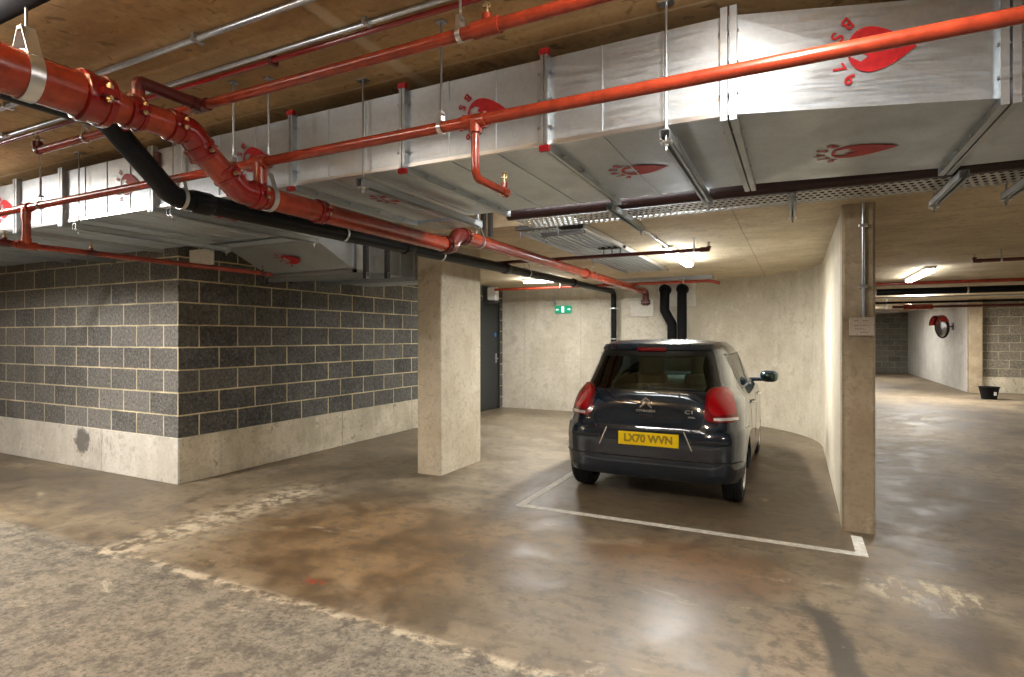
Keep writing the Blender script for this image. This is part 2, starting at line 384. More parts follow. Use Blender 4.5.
def floor_mat():
    m, nt, b = nmat('garage_floor_concrete'); g, s = geo_pos(nt); P = g.outputs['Position']
    X, Y = s.outputs['X'], s.outputs['Y']
    n1 = noise_(nt, P, .55, 6, .6, .4); n2 = noise_(nt, P, 2.2, 8, .65, .3); n3 = noise_(nt, P, 9, 8, .7); n4 = noise_(nt, P, 38, 7, .78)
    stv = noise_(nt, scaled(nt, P, (1.0, 9, 1)), 1.4, 6, .65)         # tyre-direction streaks
    wob = math_(nt, 'MULTIPLY', math_(nt, 'SUBTRACT', n2, .5), .5)
    wob2 = math_(nt, 'MULTIPLY', math_(nt, 'SUBTRACT', n3, .5), .12)
    col = mixc(nt, ramp_(nt, n1, .35, .65), (.105, .078, .048), (.225, .175, .112))
    col = mixc(nt, ramp_(nt, n2, .40, .68, 0, .65), col, (.30, .245, .165))
    col = mixc(nt, ramp_(nt, n2, .46, .34, 0, .55), col, (.075, .060, .044))
    # near strip of rougher, lighter screed in front of the joint at y = 2.25
    yy = math_(nt, 'ADD', math_(nt, 'ADD', Y, math_(nt, 'MULTIPLY', wob, .12)), wob2)
    near = ramp_(nt, yy, 2.22, 2.32, 1, 0)
    rough_c = mixc(nt, ramp_(nt, n3, .30, .66), (.110, .098, .077), (.235, .208, .160))
    rough_c = mixc(nt, ramp_(nt, n4, .50, .60, 0, .80), rough_c, (.045, .040, .031))
    rough_c = mixc(nt, ramp_(nt, n4, .44, .36, 0, .65), rough_c, (.36, .325, .25))
    rough_c = mixc(nt, ramp_(nt, n2, .48, .62, 0, .4), rough_c, (.26, .225, .165))
    col = mixc(nt, math_(nt, 'MULTIPLY', near, .85), col, rough_c)
    # pale crust along that joint, left to x=-4.3 and then turning away along x=-4.1
    d1 = math_(nt, 'ABSOLUTE', math_(nt, 'SUBTRACT', yy, 2.28))
    xl = math_(nt, 'GREATER_THAN', X, -4.3)
    crust = math_(nt, 'MULTIPLY', math_(nt, 'MULTIPLY', ramp_(nt, d1, .008, .060, 1, 0), xl), ramp_(nt, n3, .42, .60))
    xx = math_(nt, 'ADD', math_(nt, 'ADD', X, math_(nt, 'MULTIPLY', wob, .5)), wob2)
    d2 = math_(nt, 'ABSOLUTE', math_(nt, 'SUBTRACT', xx, -4.15))
    ylim = math_(nt, 'MULTIPLY', math_(nt, 'GREATER_THAN', Y, 2.2), ramp_(nt, Y, 3.9, 4.4, 1, 0))
    crust2 = math_(nt, 'MULTIPLY', math_(nt, 'MULTIPLY', ramp_(nt, d2, .03, .34, 1, 0), ylim), ramp_(nt, n3, .45, .58))
    cr = math_(nt, 'MAXIMUM', crust, crust2)
    # brown damp stains, then patches that are only darker or lighter
    def blob(cx, cy, rx, ry, soft=.5):
        a = math_(nt, 'DIVIDE', math_(nt, 'SUBTRACT', X, cx), rx); c_ = math_(nt, 'DIVIDE', math_(nt, 'SUBTRACT', Y, cy), ry)
        r = math_(nt, 'SQRT', math_(nt, 'ADD', math_(nt, 'MULTIPLY', a, a), math_(nt, 'MULTIPLY', c_, c_)))
        r = math_(nt, 'ADD', r, math_(nt, 'MULTIPLY', wob, 1.6)); r = math_(nt, 'ADD', r, math_(nt, 'MULTIPLY', wob2, 1.5))
        return ramp_(nt, r, 1-soft, 1+soft*.4, 1, 0)
    brown = blob(-2.7, 3.25, 1.35, 1.05)
    col = mixc(nt, math_(nt, 'MULTIPLY', brown, .75), col, mixc(nt, ramp_(nt, n2, .35, .65), (.10, .054, .019), (.235, .140, .056)))
    brown2 = blob(-.65, 3.75, .75, .5)
    col = mixc(nt, math_(nt, 'MULTIPLY', brown2, .60), col, (.17, .078, .028))
    brown3 = blob(-.9, 5.0, 1.9, .75)
    col = mixc(nt, math_(nt, 'MULTIPLY', brown3, .45), col, (.085, .052, .026))
    shade4 = blob(-.1, 6.9, .62, 2.0)  # shade on the floor beside the car, painted into its colour
    col = mixc(nt, math_(nt, 'MULTIPLY', shade4, .78), col, (.060, .036, .017))
    dk5 = blob(-6.6, 3.0, 1.9, .65)
    col = mixc(nt, math_(nt, 'MULTIPLY', dk5, .45), col, (.075, .062, .05))
    dk6 = blob(1.0, 6.2, .9, 1.4)
    col = mixc(nt, math_(nt, 'MULTIPLY', dk6, .4), col, (.085, .06, .038))
    lt7 = blob(-3.6, 8.2, 1.5, 1.9)
    col = mixc(nt, math_(nt, 'MULTIPLY', lt7, .45), col, (.30, .25, .18))
    # grey polished puddle-like zones (smooth) in the centre
    pol = blob(-1.1, 3.05, .95, .75); pol2 = blob(.62, 3.95, .28, .34, .3)
    col = mixc(nt, math_(nt, 'MULTIPLY', pol, .40), col, (.18, .152, .108))
    # curved dark tide mark and pale tongue at right of centre
    tong = blob(-.02, 2.80, .17, .72, .20); edge = blob(.045, 2.75, .24, .88, .16)
    col = mixc(nt, math_(nt, 'MULTIPLY', edge, .85), col, (.045, .040, .033))
    col = mixc(nt, math_(nt, 'MULTIPLY', tong, .90), col, mixc(nt, ramp_(nt, n3, .4, .6), (.20, .15, .095), (.30, .235, .155)))
    # pale scuffs
    sc = noise_(nt, scaled(nt, P, (1, 2.4, 1)), 1.7, 9, .72, .9)
    scm = math_(nt, 'MULTIPLY', ramp_(nt, sc, .60, .68), ramp_(nt, n1, .42, .55))
    cr = math_(nt, 'MAXIMUM', cr, math_(nt, 'MULTIPLY', scm, .8))
    spl = math_(nt, 'MULTIPLY', blob(.66, 3.95, .33, .24, .3), ramp_(nt, noise_(nt, scaled(nt, P, (9, 3, 1)), 1.6, 6, .7), .48, .56))
    cr = math_(nt, 'MAXIMUM', cr, spl)
    col = mixc(nt, math_(nt, 'MULTIPLY', cr, .8), col, (.50, .43, .31))
    # tyre streaks and fine grain
    col = mixc(nt, ramp_(nt, stv, .52, .36, 0, .22), col, (.07, .056, .042))
    col = mixc(nt, ramp_(nt, n4, .54, .68, 0, .45), col, (.06, .05, .038))
    col = mixc(nt, ramp_(nt, n3, .52, .38, 0, .50), col, (.07, .056, .042))
    # small red paint spill
    rs = math_(nt, 'MULTIPLY', blob(-2.57, 2.53, .085, .04, .6), ramp_(nt, noise_(nt, P, 24, 3, .6), .50, .53))
    col = mixc(nt, rs, col, (.30, .028, .012))
    L(nt, col, b.inputs['Base Color'])
    rg = ramp_(nt, n2, .3, .7, .36, .58)
    rg = math_(nt, 'ADD', rg, math_(nt, 'MULTIPLY', near, .30)); rg = math_(nt, 'ADD', rg, math_(nt, 'MULTIPLY', cr, .25))
    rg = math_(nt, 'ADD', rg, ramp_(nt, X, .6, 1.4, 0, .14))
    rg = math_(nt, 'SUBTRACT', rg, math_(nt, 'MULTIPLY', math_(nt, 'MAXIMUM', pol, pol2), .08))
    L(nt, rg, b.inputs['Roughness'])
    hh = math_(nt, 'ADD', math_(nt, 'MULTIPLY', n3, .6), math_(nt, 'MULTIPLY', n4, math_(nt, 'ADD', math_(nt, 'MULTIPLY', near, .5), .12)))
    bp = N(nt, 'ShaderNodeBump', Strength=.35, Distance=.012); L(nt, hh, bp.inputs['Height']); L(nt, bp.outputs[0], b.inputs['Normal'])
    return m
bm = BM(); box(bm, (-14, -5, -.15), (14, 30, 0)); struct('floor', bm, floor_mat())

slab_near = concrete('near_slab_concrete', (.50, .325, .145), (.33, .20, .085), (.60, .43, .23), 'x',
    [('X', (-1.74,), .05, .55, (.66, .55, .38)), ('Y', (2.36,), .012, .6, (.62, .50, .32)), ('Y', (1.15, -.05), .01, .5, (.16, .10, .05)), ('X', (-4.1, .7), .012, .5, (.2, .13, .06))], .8, .6)
slab_far = concrete('far_slab_concrete', (.68, .575, .40), (.53, .43, .28), (.76, .67, .50), 'x',
    [('Y', (5.55, 6.45, 7.5, 9.0, 10.4), .010, .45, (.22, .16, .09)), ('X', (-.45, 3.2), .010, .5, (.22, .16, .09))], .8, .25)
bm = BM(); box(bm, (-14, -5, ZC1), (14, VS, ZC1+.3)); struct('ceiling', bm, slab_near)
bm = BM(); box(bm, (-5.40, VS, ZC2), (14, 30, ZC1+.3)); struct('ceiling', bm, slab_far)

# block-work stair core on the left
wl = blocks('blockwork_left_face', 'X', .455, (.10, .10, .096), (.23, .225, .21), (.80, .72, .50), hoff=5.46)  # lighter tint of the blocks, for the better lit face
wr = blocks('blockwork_right_face', 'Y', .455, (.048, .048, .044), (.125, .12, .108), (.66, .56, .34), hoff=-3.59)  # same blocks with the shade of this side put into the colour
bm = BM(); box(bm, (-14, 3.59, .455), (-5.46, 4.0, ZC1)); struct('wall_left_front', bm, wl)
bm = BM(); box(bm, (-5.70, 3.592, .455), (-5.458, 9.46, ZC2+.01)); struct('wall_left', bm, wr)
bm = BM(); box(bm, (-5.70, 9.46, 2.16), (-5.458, 10.55, ZC2+.01)); box(bm, (-5.70, 10.42, 0), (-5.458, 10.55, 2.16)); struct('wall_left_door_head', bm, wr)
kerb = concrete('white_kerb_concrete', (.74, .72, .66), (.60, .57, .50), (.82, .80, .75), 'z', [('X', (-6.75, -9.6), .008, .7, (.2, .17, .13))], .8, .3)
kerb2 = concrete('kerb_concrete', (.62, .56, .43), (.42, .37, .27), (.72, .67, .55), 'z', [('Y', (5.85, 7.4), .012, .7, (.2, .17, .13))], .8, .5)
def kerb_stain():
    nt = kerb.node_tree; b = nt.nodes['Principled BSDF']; g, s = geo_pos(nt); P = g.outputs['Position']
    src = b.inputs['Base Color'].links[0].from_socket
    n = noise_(nt, scaled(nt, P, (1, 1, 1)), 9, 5, .7)
    a = math_(nt, 'DIVIDE', math_(nt, 'SUBTRACT', s.outputs['X'], -7.12), .15); c_ = math_(nt, 'DIVIDE', math_(nt, 'SUBTRACT', s.outputs['Z'], .30), .15)
    r = math_(nt, 'SQRT', math_(nt, 'ADD', math_(nt, 'MULTIPLY', a, a), math_(nt, 'MULTIPLY', c_, c_)))
    r = math_(nt, 'ADD', r, math_(nt, 'MULTIPLY', math_(nt, 'SUBTRACT', n, .5), 2.2))
    c1 = mixc(nt, ramp_(nt, r, .6, 1.0, .8, 0), src, (.085, .08, .07))
    sk = N(nt, 'ShaderNodeMapping'); sk.inputs['Rotation'].default_value = (0, .7, 0); sk.inputs['Scale'].default_value = (26, 1, 4); L(nt, P, sk.inputs['Vector'])
    n5 = noise_(nt, sk.outputs[0], 1.0, 5, .7)
    a = math_(nt, 'DIVIDE', math_(nt, 'SUBTRACT', s.outputs['X'], -6.82), .30); c_ = math_(nt, 'DIVIDE', math_(nt, 'SUBTRACT', s.outputs['Z'], .30), .13)
    r5 = math_(nt, 'SQRT', math_(nt, 'ADD', math_(nt, 'MULTIPLY', a, a), math_(nt, 'MULTIPLY', c_, c_)))
    k5 = math_(nt, 'MULTIPLY', ramp_(nt, r5, .7, 1.1, .7, 0), ramp_(nt, n5, .50, .60))
    L(nt, mixc(nt, k5, c1, (.20, .18, .16)), b.inputs['Base Color'])
kerb_stain()
bm = BM(); box(bm, (-14, 3.575, 0), (-5.445, 3.99, .455), .006); struct('trim_1', bm, kerb)
bm = BM(); box(bm, (-5.69, 3.60, 0), (-5.440, 9.46, .455), .006); struct('trim_2', bm, kerb2)
# back and curved right wall of the parking alcove
wallc = concrete('beige_wall_concrete', (.63, .58, .48), (.50, .45, .35), (.72, .68, .58), 'z',
    [('X', (-4.95, -3.75, -2.95, -1.0), .012, .35, (.34, .29, .21)), ('Z', (1.02,), .008, .25, (.36, .31, .23))], .7, .15)
wallr = concrete('curved_wall_concrete', (.64, .58, .45), (.52, .46, .35), (.72, .67, .56), 'z', [('Y', (6.3, 7.9, 9.2), .010, .4, (.36, .31, .23))], .65, .15)
bm = BM(); box(bm, (-5.70, 10.55, 0), (-1.55, 10.75, ZC2+.01)); struct('wall_back', bm, wallc)
pts_in = [(-1.55, 10.55)]; R = 2.0; cxc, cyc = .32-R, 10.55-R
pts_in = [(cxc+R*math.cos(a), cyc+R*math.sin(a)) for a in [PI/2*(1-i/20) for i in range(21)]] + [(.32, 5.16)]
pts_out = [(cxc+(R+.2)*math.cos(a), cyc+(R+.2)*math.sin(a)) for a in [PI/2*(1-i/20) for i in range(21)]] + [(.52, 5.16)]
pts_in = [(-1.68, 10.55)] + pts_in; pts_out = [(-1.68, 10.75)] + pts_out
bm = BM(); a0 = []; 
for (x, y), (X_, Y_) in zip(pts_in, pts_out):
    a0.append([bm.verts.new(p) for p in ((x, y, 0), (x, y, ZC2+.01), (X_, Y_, ZC2+.01), (X_, Y_, 0))])
for p, q in zip(a0, a0[1:]):
    for j in range(4): bm.faces.new((p[j], p[(j+1) % 4], q[(j+1) % 4], q[j]))
bm.faces.new(a0[0]); bm.faces.new(a0[-1][::-1])
bmesh.ops.remove_doubles(bm, verts=bm.verts, dist=1e-4)
o = struct('wall_right', bm, wallr, smooth=True, auto=30)
# far corridor
farw = concrete('white_wall_concrete', (.68, .66, .62), (.56, .54, .50), (.78, .77, .74), 'z', None, .75, .2)
farb = blocks('far_blockwork_face', 'X', .41, (.13, .115, .085), (.23, .205, .155), (.50, .45, .33))
bm = BM(); box(bm, (4.05, 18.9, 0), (4.33, 27.8, ZC2+.01)); struct('wall_corridor_right', bm, farw)
bm = BM(); box(bm, (4.33, 18.98, .41), (14, 19.2, ZC2+.01)); struct('wall_corridor_front', bm, farb)
bm = BM(); box(bm, (4.33, 18.96, 0), (14, 19.2, .41)); struct('trim_3', bm, kerb2)
farb2 = blocks('end_blockwork_face', 'X', .0, (.10, .095, .08), (.17, .16, .135), (.34, .31, .25))
bm = BM(); box(bm, (-6, 27.8, 0), (4.33, 28.0, ZC2+.01)); struct('wall_corridor_back', bm, farb2)
# enclosing walls out of view
encl = concrete('enclosure_concrete', (.52, .46, .36), (.40, .35, .26), (.60, .55, .45), 'z', None, .8, .2)
bm = BM(); box(bm, (-14, -5.2, 0), (14, -5, ZC1)); struct('wall_rear', bm, encl)
bm = BM(); box(bm, (14, -5, 0), (14.2, 20, ZC1)); struct('wall_far_right', bm, encl)
bm = BM(); box(bm, (-14.2, -5, 0), (-14, 4, ZC1)); struct('wall_far_left', bm, encl)

# door in the block wall
d = thing('door_1', 'dark grey steel door beyond the left pillar', 'door', (-5.5, 9.94, 0)); d['kind'] = 'structure'
bm = BM(); box(bm, (-5.52, 9.50, 0.01), (-5.47, 10.38, 2.12), .004); obj('door_leaf', bm, 'door', d)
bm = BM(); box(bm, (-5.54, 9.46, 0), (-5.445, 9.50, 2.16)); box(bm, (-5.54, 10.38, 0), (-5.445, 10.42, 2.16)); box(bm, (-5.54, 9.46, 2.12), (-5.445, 10.42, 2.16)); obj('door_frame', bm, 'door', d)
bm = BM(); tube(bm, [(-5.47, 10.28, 1.02), (-5.42, 10.28, 1.02), (-5.42, 10.16, 1.02)], .011, 10, .02); box(bm, (-5.47, 10.255, .93), (-5.463, 10.305, 1.12)); obj('door_handle', bm, 'zinc', d)
bm = BM(); ring(bm, (-5.467, 10.25, 1.50), (1, 0, 0), .0, .045, 20, 4, flat=.003); obj('door_sign', bm, 'blue', d, label='round blue door sign')

# ------------------------------------------------------------------ pillars
pil = concrete('pillar_concrete', (.60, .53, .40), (.48, .41, .29), (.68, .62, .49), 'z', None, .7, .25)
pil_dark = concrete('dark_pillar_concrete', (.46, .38, .26), (.33, .26, .17), (.55, .47, .34), 'z', None, .7, .3)  # darker colour carries the duct's shade on the slim pillar
def pillar(x0, x1, y0, y1, z1, ch, mat, label):
    bm = BM(); prism(bm, [(x0+ch, y0), (x1-ch, y0), (x1, y0+ch), (x1, y1-ch), (x1-ch, y1), (x0+ch, y1), (x0, y1-ch), (x0, y0+ch)], 0, z1)
    return tag(obj('concrete_pillar', bm, mat), label, 'pillar')
pillar(-3.63, -3.33, 5.03, 5.88, ZC2, .012, pil, 'free-standing broad concrete pillar in front of the grey door')
pillar(.31, .525, 4.96, 5.18, ZC2, .018, pil_dark, 'slim concrete pillar at the end of the curved wall, right of the car')
pillar(4.055, 4.34, 18.72, 18.90, ZC2, .01, pil_dark, 'far concrete pillar between white wall and blocks, behind the black bucket')

# ------------------------------------------------------------------ parking bay lines
t = thing('bay_marking', 'white painted parking bay line on the floor behind the car', 'bay marking', (-1, 4.5, 0))
bm = BM(); box(bm, (-2.17, 4.43, 0), (.43, 4.50, .002)); obj('front_line', bm, 'bayline', t)
bm = BM(); box(bm, (-2.17, 4.50, 0), (-2.10, 9.6, .002)); obj('side_line', bm, 'bayline', t)
bm = BM(); box(bm, (.36, 4.50, 0), (.43, 4.86, .002)); obj('side_line', bm, 'bayline', t)

# ------------------------------------------------------------------ main ventilation duct
ZB, ZT = 2.31, 2.69
duct = thing('ventilation_duct', 'large galvanised ventilation duct spanning under the ceiling, red flame stencils', 'duct', (-1, 2.9, ZB))
def duct_section(p0, p1, q1, q0, ribs=(), cross=False, z0=ZB, z1=ZT, parent=duct, name='duct_section'):
    """p0,p1 near plan points; q0,q1 far plan points"""
    bm = BM(); P = [Vector((*p, 0)) for p in (p0, p1, q1, q0)]
    lo = [bm.verts.new((v.x, v.y, z0)) for v in P]; hi = [bm.verts.new((v.x, v.y, z1)) for v in P]
    def face(vs, out):
        if cross:
            c = sum((v.co for v in vs), Vector())/4 + Vector(out); cv = bm.verts.new(c)
            for i in range(4): bm.faces.new((vs[i], vs[(i+1) % 4], cv))
        else: bm.faces.new(vs)
    face([lo[0], lo[1], hi[1], hi[0]], (0, -.012, 0)); face([lo[3], lo[2], lo[1], lo[0]], (0, 0, -.010))
    bm.faces.new(hi); bm.faces.new((lo[1], lo[2], hi[2], hi[1])); bm.faces.new((lo[2], lo[3], hi[3], hi[2])); bm.faces.new((lo[3], lo[0], hi[0], hi[3]))
    d = (P[1]-P[0]); e = (P[2]-P[3])
    for r in ribs:
        a = P[0]+d*r; b = P[3]+e*r; w_ = d.normalized()*.004
        box(bm, (a.x-.004, a.y-.005, z0-.004), (a.x+.004, a.y+.002, z1))
        box(bm, (a.x-.004, a.y, z0-.005), (a.x+.004, b.y, z0+.002))
    return obj(name, bm, 'galv', parent)
def duct_flange(x, y0, y1, red=False, dx=.028, z0=ZB, z1=ZT, parent=duct, h=.032):
    bm = BM()
    for s_ in (-1, 1):
        cx_ = x+s_*dx*.6
        prof = [(y0-h, z1+.02), (y0-h, z0-h), (y1+h, z0-h), (y1+h, z1+.02), (y1-.004, z1+.02), (y1-.004, z0+.004), (y0+.004, z0+.004), (y0+.004, z1+.02)]
        poly3(bm, [(cx_-dx*.45, a, b) for a, b in prof], (dx*.9, 0, 0))
    f = obj('duct_flange', bm, 'steel', parent)
    bm = BM()
    for yb in [y0+.15+(y1-y0-.3)*i/3 for i in range(4)]: tube(bm, [(x-.036, yb, z0-.016), (x+.036, yb, z0-.016)], .006, 6)
    for zb in (z0+.07, z0+.19, z0+.31): tube(bm, [(x-.036, y0-.016, zb), (x+.036, y0-.016, zb)], .006, 6)
    split('bolt', bm, 'rod', f)
    if red:
        bm = BM(); box(bm, (x-.022, y0-h-.004, z0-h-.006), (x+.022, y0-.012, z0-.014)); box(bm, (x-.022, y0-h-.004, z1+.004), (x+.022, y0-.012, z1+.03)); split('red_clip', bm, 'stencil', f)
    return f
Y0, Y1 = 2.34, 3.46
cuts = [-8.6, -7.2, -5.55, -4.89, -3.80, -2.53, -1.76, -.99, -.23]
for i, (a, b) in enumerate(zip(cuts, cuts[1:])):
    n = max(1, int((b-a)/.34)); ribs = [(j+1)/(n+1) for j in range(n)]
    duct_section((a, Y0), (b, Y0), (b, Y1), (a, Y1), ribs)
duct_section((-.23, Y0), (.68, 2.62), (.68, 3.56), (-.23, Y1), (), True)
duct_section((.68, 2.62), (2.1, 2.62), (2.1, 3.56), (.68, 3.56), (), True)
duct_section((2.1, 2.62), (3.6, 2.62), (3.6, 3.56), (2.1, 3.56), (), True)
for i, x in enumerate(cuts[1:]): duct_flange(x, Y0, Y1, i in (4, 5, 6), .016 if i in (4, 5, 6) else .028)
duct_flange(.68, 2.62, 3.56); duct_flange(2.1, 2.62, 3.56)
# light edge angle along near bottom corner
bm = BM(); box(bm, (-8.6, Y0-.006, ZB-.004), (-.24, Y0+.012, ZB+.014)); obj('corner_angle', bm, 'zinc', duct)

# stencil marks: a flame drop with BS 476 along its foot
def flame_mark(center, ex, ey, size, text=True, parent=duct):
    """ex, ey: unit vectors of the mark's right and up on the surface; n = outward"""
    ex, ey = Vector(ex), Vector(ey); n = ex.cross(ey); c = Vector(center)
    def W(x, y, k=.0): return c + ex*x*size + ey*y*size + n*k
    bm = BM()
    out = []
    for i in range(40):
        a = 2*PI*(i+.001)/40; out.append((1.30*math.sin(a)*abs(math.sin(a/2))**1.1, .38+1.38*math.cos(a)))
    inner = [(-.42, -.80), (.30, -.86), (.52, -.45), (.30, -.15), (.16, -.45), (.02, .12), (-.22, -.30), (-.40, -.12), (-.55, -.45)]
    ov = [bm.verts.new(W(x, y, .002)) for x, y in out]; iv = [bm.verts.new(W(x, y, .002)) for x, y in inner]
    es = [bm.edges.new((ov[i], ov[(i+1) % 40])) for i in range(40)] + [bm.edges.new((iv[i], iv[(i+1) % 9])) for i in range(9)]
    bmesh.ops.triangle_fill(bm, use_beauty=True, use_dissolve=False, edges=es, normal=n)
    for f in list(bm.faces):
        cc = f.calc_center_median()-c; px_, py_ = cc.dot(ex)/size, cc.dot(ey)/size
        ins = False; k = len(inner)
        for i in range(k):
            (x1, y1), (x2, y2) = inner[i], inner[(i+1) % k]
            if (y1 > py_) != (y2 > py_) and px_ < (x2-x1)*(py_-y1)/(y2-y1)+x1: ins = not ins
        if ins: bm.faces.remove(f)
    r_ = bmesh.ops.extrude_face_region(bm, geom=bm.faces[:])
    bmesh.ops.translate(bm, verts=[v for v in r_['geom'] if isinstance(v, bmesh.types.BMVert)], vec=n*.001)
    if text:
        for ch, ang in (('B', -50), ('S', -24), ('4', 4), ('7', 30), ('6', 54)):
            a = math.radians(ang); p = W(math.sin(a)*1.55, -math.cos(a)*1.55, .002)
            R3 = Matrix((ex, ey, n)).transposed().to_4x4()
            mt = Matrix.Translation(p) @ R3 @ Matrix.Rotation(a, 4, 'Z')
            add_mesh(bm, text_mesh(ch, size*.72, .0006, mt, offset=.012*size))
    return obj('flame_stencil', bm, 'stencil', parent)
def on_near(x, z, size, **k): flame_mark((x, Y0-.003, z), (0, 0, -1), (1, 0, 0), size, **k)
def on_under(x, y, size, ex=(0, -1, 0), ey=(1, 0, 0), **k): flame_mark((x, y, ZB-.003), ex, ey, size, **k)
for x in (-4.10, -2.87, -1.32, -5.78): on_near(x, 2.50, .075)
th = math.atan2(.28, .91)
flame_mark((.25, 2.4755, 2.515), (0, 0, -1), (math.cos(th), math.sin(th), 0), .085)
for x, y in ((-.72, 2.90), (-2.21, 2.83), (-3.64, 2.78)): flame_mark((x, y, ZB-.001), (0, 1, 0), (1, 0, 0), .085)
flame_mark((.24, 3.02, ZB-.0085), (0, 1, 0), (1, 0, 0), .095)

# ------------------------------------------------------------------ hangers (channel on two threaded rods)
def hanger(x, ya, yb, label, zc=ZB-.041, zt=ZC1, rods=None, group='channel hangers under the duct', w_=.041, top=None):
    t = thing('channel_hanger', label, 'hanger', (x, (ya+yb)/2, zc-.041), group)
    bm = BM(); h = w_/2
    # C channel, open side down
    box(bm, (x-h, ya, zc-.003), (x+h, yb, zc)); box(bm, (x-h, ya, zc-.041), (x-h+.003, yb, zc)); box(bm, (x+h-.003, ya, zc-.041), (x+h, yb, zc))
    box(bm, (x-h, ya, zc-.041), (x-h+.011, yb, zc-.038)); box(bm, (x+h-.011, ya, zc-.041), (x+h, yb, zc-.038))
    obj('channel', bm, 'steel', t)
    for y in (rods or (ya+.03, yb-.03)):
        zz = zt if y < VS else ZC2
        bm = BM(); tube(bm, [(x, y, zc-.075), (x, y, zz)], .005, 8)
        r = obj('threaded_rod', bm, 'rod', t)
        bm = BM(); box(bm, (x-.025, y-.02, zc-.045), (x+.025, y+.02, zc-.041)); tube(bm, [(x, y, zc-.058), (x, y, zc-.045)], .011, 6); tube(bm, [(x, y, zc), (x, y, zc+.013)], .011, 6); box(bm, (x-.03, y-.02, zz-.006), (x+.03, y+.02, zz)); split('nut', bm, 'zinc', r)
hg = [(-6.4, Y0-.07, Y1+.06, 'short channel hanger at the far left end of the duct'),
      (-4.62, Y0-.07, Y1+.06, 'channel hanger left of the wide flange on the far left duct'),
      (-3.55, Y0-.07, Y1+.06, 'channel hanger behind the black pipe bend, left of the big red pipe'),
      (-2.00, Y0-.07, Y1+.06, 'channel hanger just right of the big red pipe'),
      (-.46, Y0-.07, Y1+.10, 'channel hanger right of centre where the box end faces the camera'),
      (1.06, 2.55, 4.15, 'channel hanger at the right edge carrying duct and perforated tray')]
for a in hg: hanger(*a)
for x, y0, y1, lab in ((-1.02, 3.40, 4.22, 'short channel carrying the perforated tray behind the red-clipped flange'), (.74, 3.50, 4.22, 'channel sticking out beneath the tray right of the slim pillar'), (-.02, 3.66, 4.18, 'short channel carrying the tray left of the slim pillar')):
    hanger(x, y0, y1, lab, zc=2.275, rods=(y1-.03,), group='channels under the perforated tray')

# perforated cable tray and dark pipe behind the duct
def tray(x0, x1, y0, y1, z, label, mat='perf'):
    t = thing('cable_tray', label, 'cable tray', ((x0+x1)/2, (y0+y1)/2, z))
    bm = BM(); box(bm, (x0, y0, z), (x1, y1, z+.002)); obj('tray_base', bm, mat, t)
    bm = BM(); box(bm, (x0, y0-.002, z-.001), (x1, y0, z+.06)); obj('tray_flange', bm, 'steel', t)
    bm = BM(); box(bm, (x0, y1, z-.001), (x1, y1+.002, z+.06)); obj('tray_flange', bm, 'steel', t)
    return t
tt = tray(-1.86, 3.6, 3.80, 4.12, 2.315, 'perforated steel cable tray running along behind the duct')
bm = BM()
for i, (r, y, z) in enumerate(((.012, 3.87, 2.331), (.010, 3.93, 2.329), (.014, 3.99, 2.333), (.009, 4.05, 2.328))):
    tube(bm, [(-1.45+.7*j, y+.012*math.sin(j*1.7+i), z+r*.2) for j in range(8)], r, 8)
tag(obj('cables', bm, 'blackmatt', smooth=True), 'bundle of dark cables lying in the perforated tray behind the duct', 'cables')
tray(-2.58, -2.16, 3.50, 3.78, 2.30, 'short pale perforated tray piece above the red pipe coupling')
bm = BM(); tube(bm, [(-1.85, 3.67, 2.335), (3.6, 3.67, 2.335)], .045, 16)
tag(obj('sprinkler_pipe', bm, 'redshade', smooth=True, auto=40), 'very dark red straight pipe squeezed between duct and perforated tray', 'pipe')

# ------------------------------------------------------------------ branch duct to the left of the pillar
br = thing('branch_duct', 'galvanised branch duct dropping behind the black pipe, left of the broad pillar', 'duct', (-4.4, 5, 2.1))
bm = BM(); x0, x1 = -5.0, -3.83
vs = [(x0, 3.50, 2.31), (x1, 3.50, 2.31), (x1, 3.80, 2.31), (x0, 3.86, 2.31), (x0, 3.50, 2.69), (x1, 3.50, 2.69)]
# transition: slopes down from main duct to lower branch
P_ = {}
def hexa(bm, lo, hi):
    a = [bm.verts.new(p) for p in lo]; b = [bm.verts.new(p) for p in hi]; n = len(a)
    bm.faces.new(a[::-1]); bm.faces.new(b)
    for i in range(n): bm.faces.new((a[i], a[(i+1) % n], b[(i+1) % n], b[i]))
hexa(bm, [(x0, 3.497, 2.31), (x1, 3.497, 2.31), (x1, 3.82, 2.31), (x0, 3.82, 2.31)], [(x0, 3.497, 2.60), (x1, 3.497, 2.60), (x1, 3.82, 2.60), (x0, 3.82, 2.60)])
obj('duct_collar', bm, 'galv', br)
bm = BM(); hexa(bm, [(x0, 3.82, 2.31), (x1, 3.82, 2.31), (x1, 4.27, 2.11), (x0, 4.27, 2.11)], [(x0, 3.82, 2.60), (x1, 3.82, 2.60), (x1, 4.27, 2.42), (x0, 4.27, 2.42)])
tr_ = obj('sloping_section', bm, 'galv', br)
bm = BM(); box(bm, (x0, 4.27, 2.11), (x1, 5.9, 2.42))
for y in (5.0, 5.6): box(bm, (x0, y-.005, 2.104), (x1, y+.005, 2.11)); box(bm, (x1, y-.005, 2.11), (x1+.005, y+.005, 2.42))
obj('duct_section', bm, 'galv', br)
bm = BM(); box(bm, (x0-.03, 4.25, 2.08), (x1+.03, 4.29, 2.11)); box(bm, (x1, 4.25, 2.08), (x1+.03, 4.29, 2.44)); obj('duct_flange', bm, 'zinc', br)
sl = Vector((0, .45, -.20)).normalized()
flame_mark(Vector((-4.42, 4.03, 2.215))-Vector((0, -.0, .006)), (0, sl.y, sl.z), (1, 0, 0), .085, parent=br)
